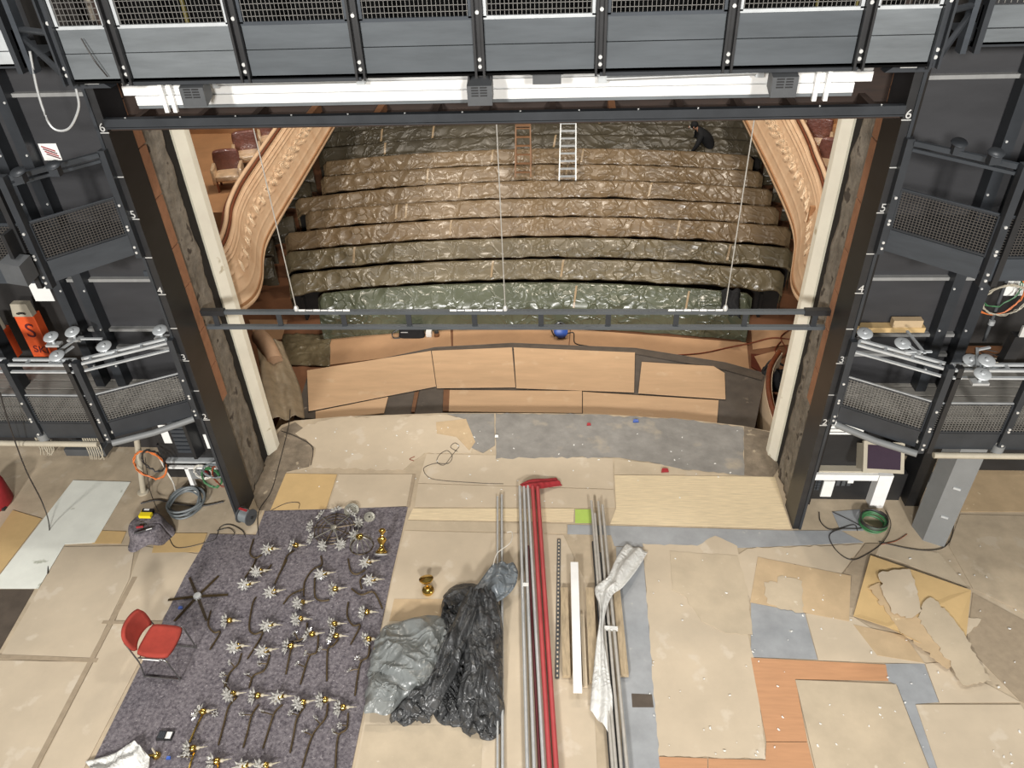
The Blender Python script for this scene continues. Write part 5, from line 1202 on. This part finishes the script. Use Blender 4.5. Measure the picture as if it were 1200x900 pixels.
cable([(775,417),(820,414),(850,408),(880,402),(905,396),(930,398)], -.91, .012, M_cabler, 'floor_cable', 'reddish cable crossing the boards towards the right jamb')
cable([(915,400),(908,410),(915,418),(922,410),(915,395),(928,385)], -.91, .012, M_cabler, 'floor_cable', 'coiled reddish cable beside the right jamb')
q = Zp(858,362,-.1)
strip([(845,340,.10),(846,352,.02),(843,366,-.12)], [(868,340,.10),(866,356,.02),(868,374,-.2)], M_cloth, 'black_jacket', 'black jacket hung over the right end of the front row', .08, 5, 'jacket', 10)
# dust sheet over the left pit wall
strip([(300,400,.16),(304,425,.16),(308,455,.14),(318,492,.06)], [(330,400,.0),(340,425,-.15),(352,455,-.25),(357,490,-.2)], mat('beige_dust_sheet', (150,134,110), .55, var=.2, scale=5, coat=.15, bump=.7, bscale=9), 'dust_sheet', 'beige-grey dust sheet bundled over the left pit wall', .10, 6, 'sheet', 16)
r = thing('padded_column', 'rounded beige wrapped bolster at the left end of pit', 'bolster', tuple(Zp(310,430,-.5)))
MB().tube(spline([Zp(303,393,.1), Zp(312,404,.14), Zp(322,424,.05)], 5), [.10]+[.17]*9+[.16], 14).build('wrap', mat('beige_wrap', (186,152,122), .7, var=.1, scale=4, bump=.4, bscale=8), r)
# black bag and red seat at the right
r = thing('black_holdall', 'black holdall slumped beside the right jamb', 'bag', tuple(Zp(908,440,-.5)))
q = Zp(906,445,-.45); 
def blob(u, v):
    a = u*2*math.pi; b_ = (v-.5)*math.pi; n_ = 1+.35*noise.noise(Vector((math.cos(a)*1.5, math.sin(a)*1.5, v*3)))
    return (q.x+.28*n_*math.cos(a)*math.cos(b_), q.y+.30*n_*math.sin(a)*math.cos(b_), q.z+.22*n_*math.sin(b_))
MB().grid(blob, 30, 16).build('bag_body', M_cloth, r); MB().tube(spline([q+Vector((-.2,.1,.1)), q+Vector((-.05,.2,.32)), q+Vector((.2,.2,.2))], 5), .02, 6).build('strap', M_black, r)
# small litter
for px, m, lab, w in (((745,494),M_blue,'blue paper cup lying on the grey sheet',.05), ((690,498),M_redcl,'small red scrap on the grey sheet',.035), ((779,552),M_redcl,'red and white scrap on the wood strip edge',.06), ((212,713),M_blue,'blue wrapper on the carpet by the star base',.03), ((198,889),M_blue,'blue wrapper on the carpet below the black phone box',.025), ((582,512),M_paper,'white scrap on the split in the grey sheet',.03)):
    p = Zp(*px, .014); tag(MB().prism([p+Vector((-w,-w*.6,0)), p+Vector((w,-w*.4,0)), p+Vector((w*.8,w*.6,.01)), p+Vector((-w*.7,w*.5,.015))], (0,0,.02)).build('litter_scrap', m), lab, 'litter')
cable([(485,540),(480,538),(486,535)], .012, .006, M_cabler, 'pliers_handle', 'tiny red-handled pliers on the apron board', 'tool')
cable([(498,555),(497,548),(510,543),(525,543),(530,535),(524,528),(515,533),(512,541),(520,545),(528,536),(534,528),(538,523),(533,519),(528,524),(536,529)], .014, .004, M_cable, 'wire_loop', 'loose loops of thin wire on the apron boards', 'wire')
cable([(498,555),(510,562),(560,566),(590,567)], .014, .003, M_cable, 'wire_line', 'thin wire running across the boards towards the red rag', 'wire')
r = thing('black_case', 'open black case with white card on the carpet', 'case', tuple(Zp(194,863,.012)))
p = Zp(194,863,.02); MB().box(p.x-.09,p.x+.09,p.y-.05,p.y+.06,p.z-.005,p.z+.02).build('tray', M_black, r); MB().box(p.x+.01,p.x+.075,p.y-.035,p.y+.045,p.z+.02,p.z+.024).build('card', M_paper, r)
for k in range(4): MB().box(p.x-.08+k*.02,p.x-.068+k*.02,p.y-.035,p.y+.045,p.z+.02,p.z+.024).build('rib', M_steel, r)

sp = MB(); rs = random.Random(5)
for k in range(170):
    x, y = (rs.uniform(760,1195), rs.uniform(640,895)) if k < 100 else (rs.uniform(340,900), rs.uniform(500,590))
    p = Zp(x, y, .02 if k < 100 else .012); w = rs.uniform(.006, .02); a = rs.uniform(0, 3)
    u_, v_ = Vector((math.cos(a)*w, math.sin(a)*w, 0)), Vector((-math.sin(a)*w*.6, math.cos(a)*w*.6, 0))
    sp.prism([p-u_-v_, p+u_-v_*.5, p+u_*.6+v_, p-u_*.7+v_*.8], (0,0,.004))
tag(sp.build('plaster_crumbs', M_paper), 'white plaster crumbs scattered over the floor boards', 'debris', kind='stuff')
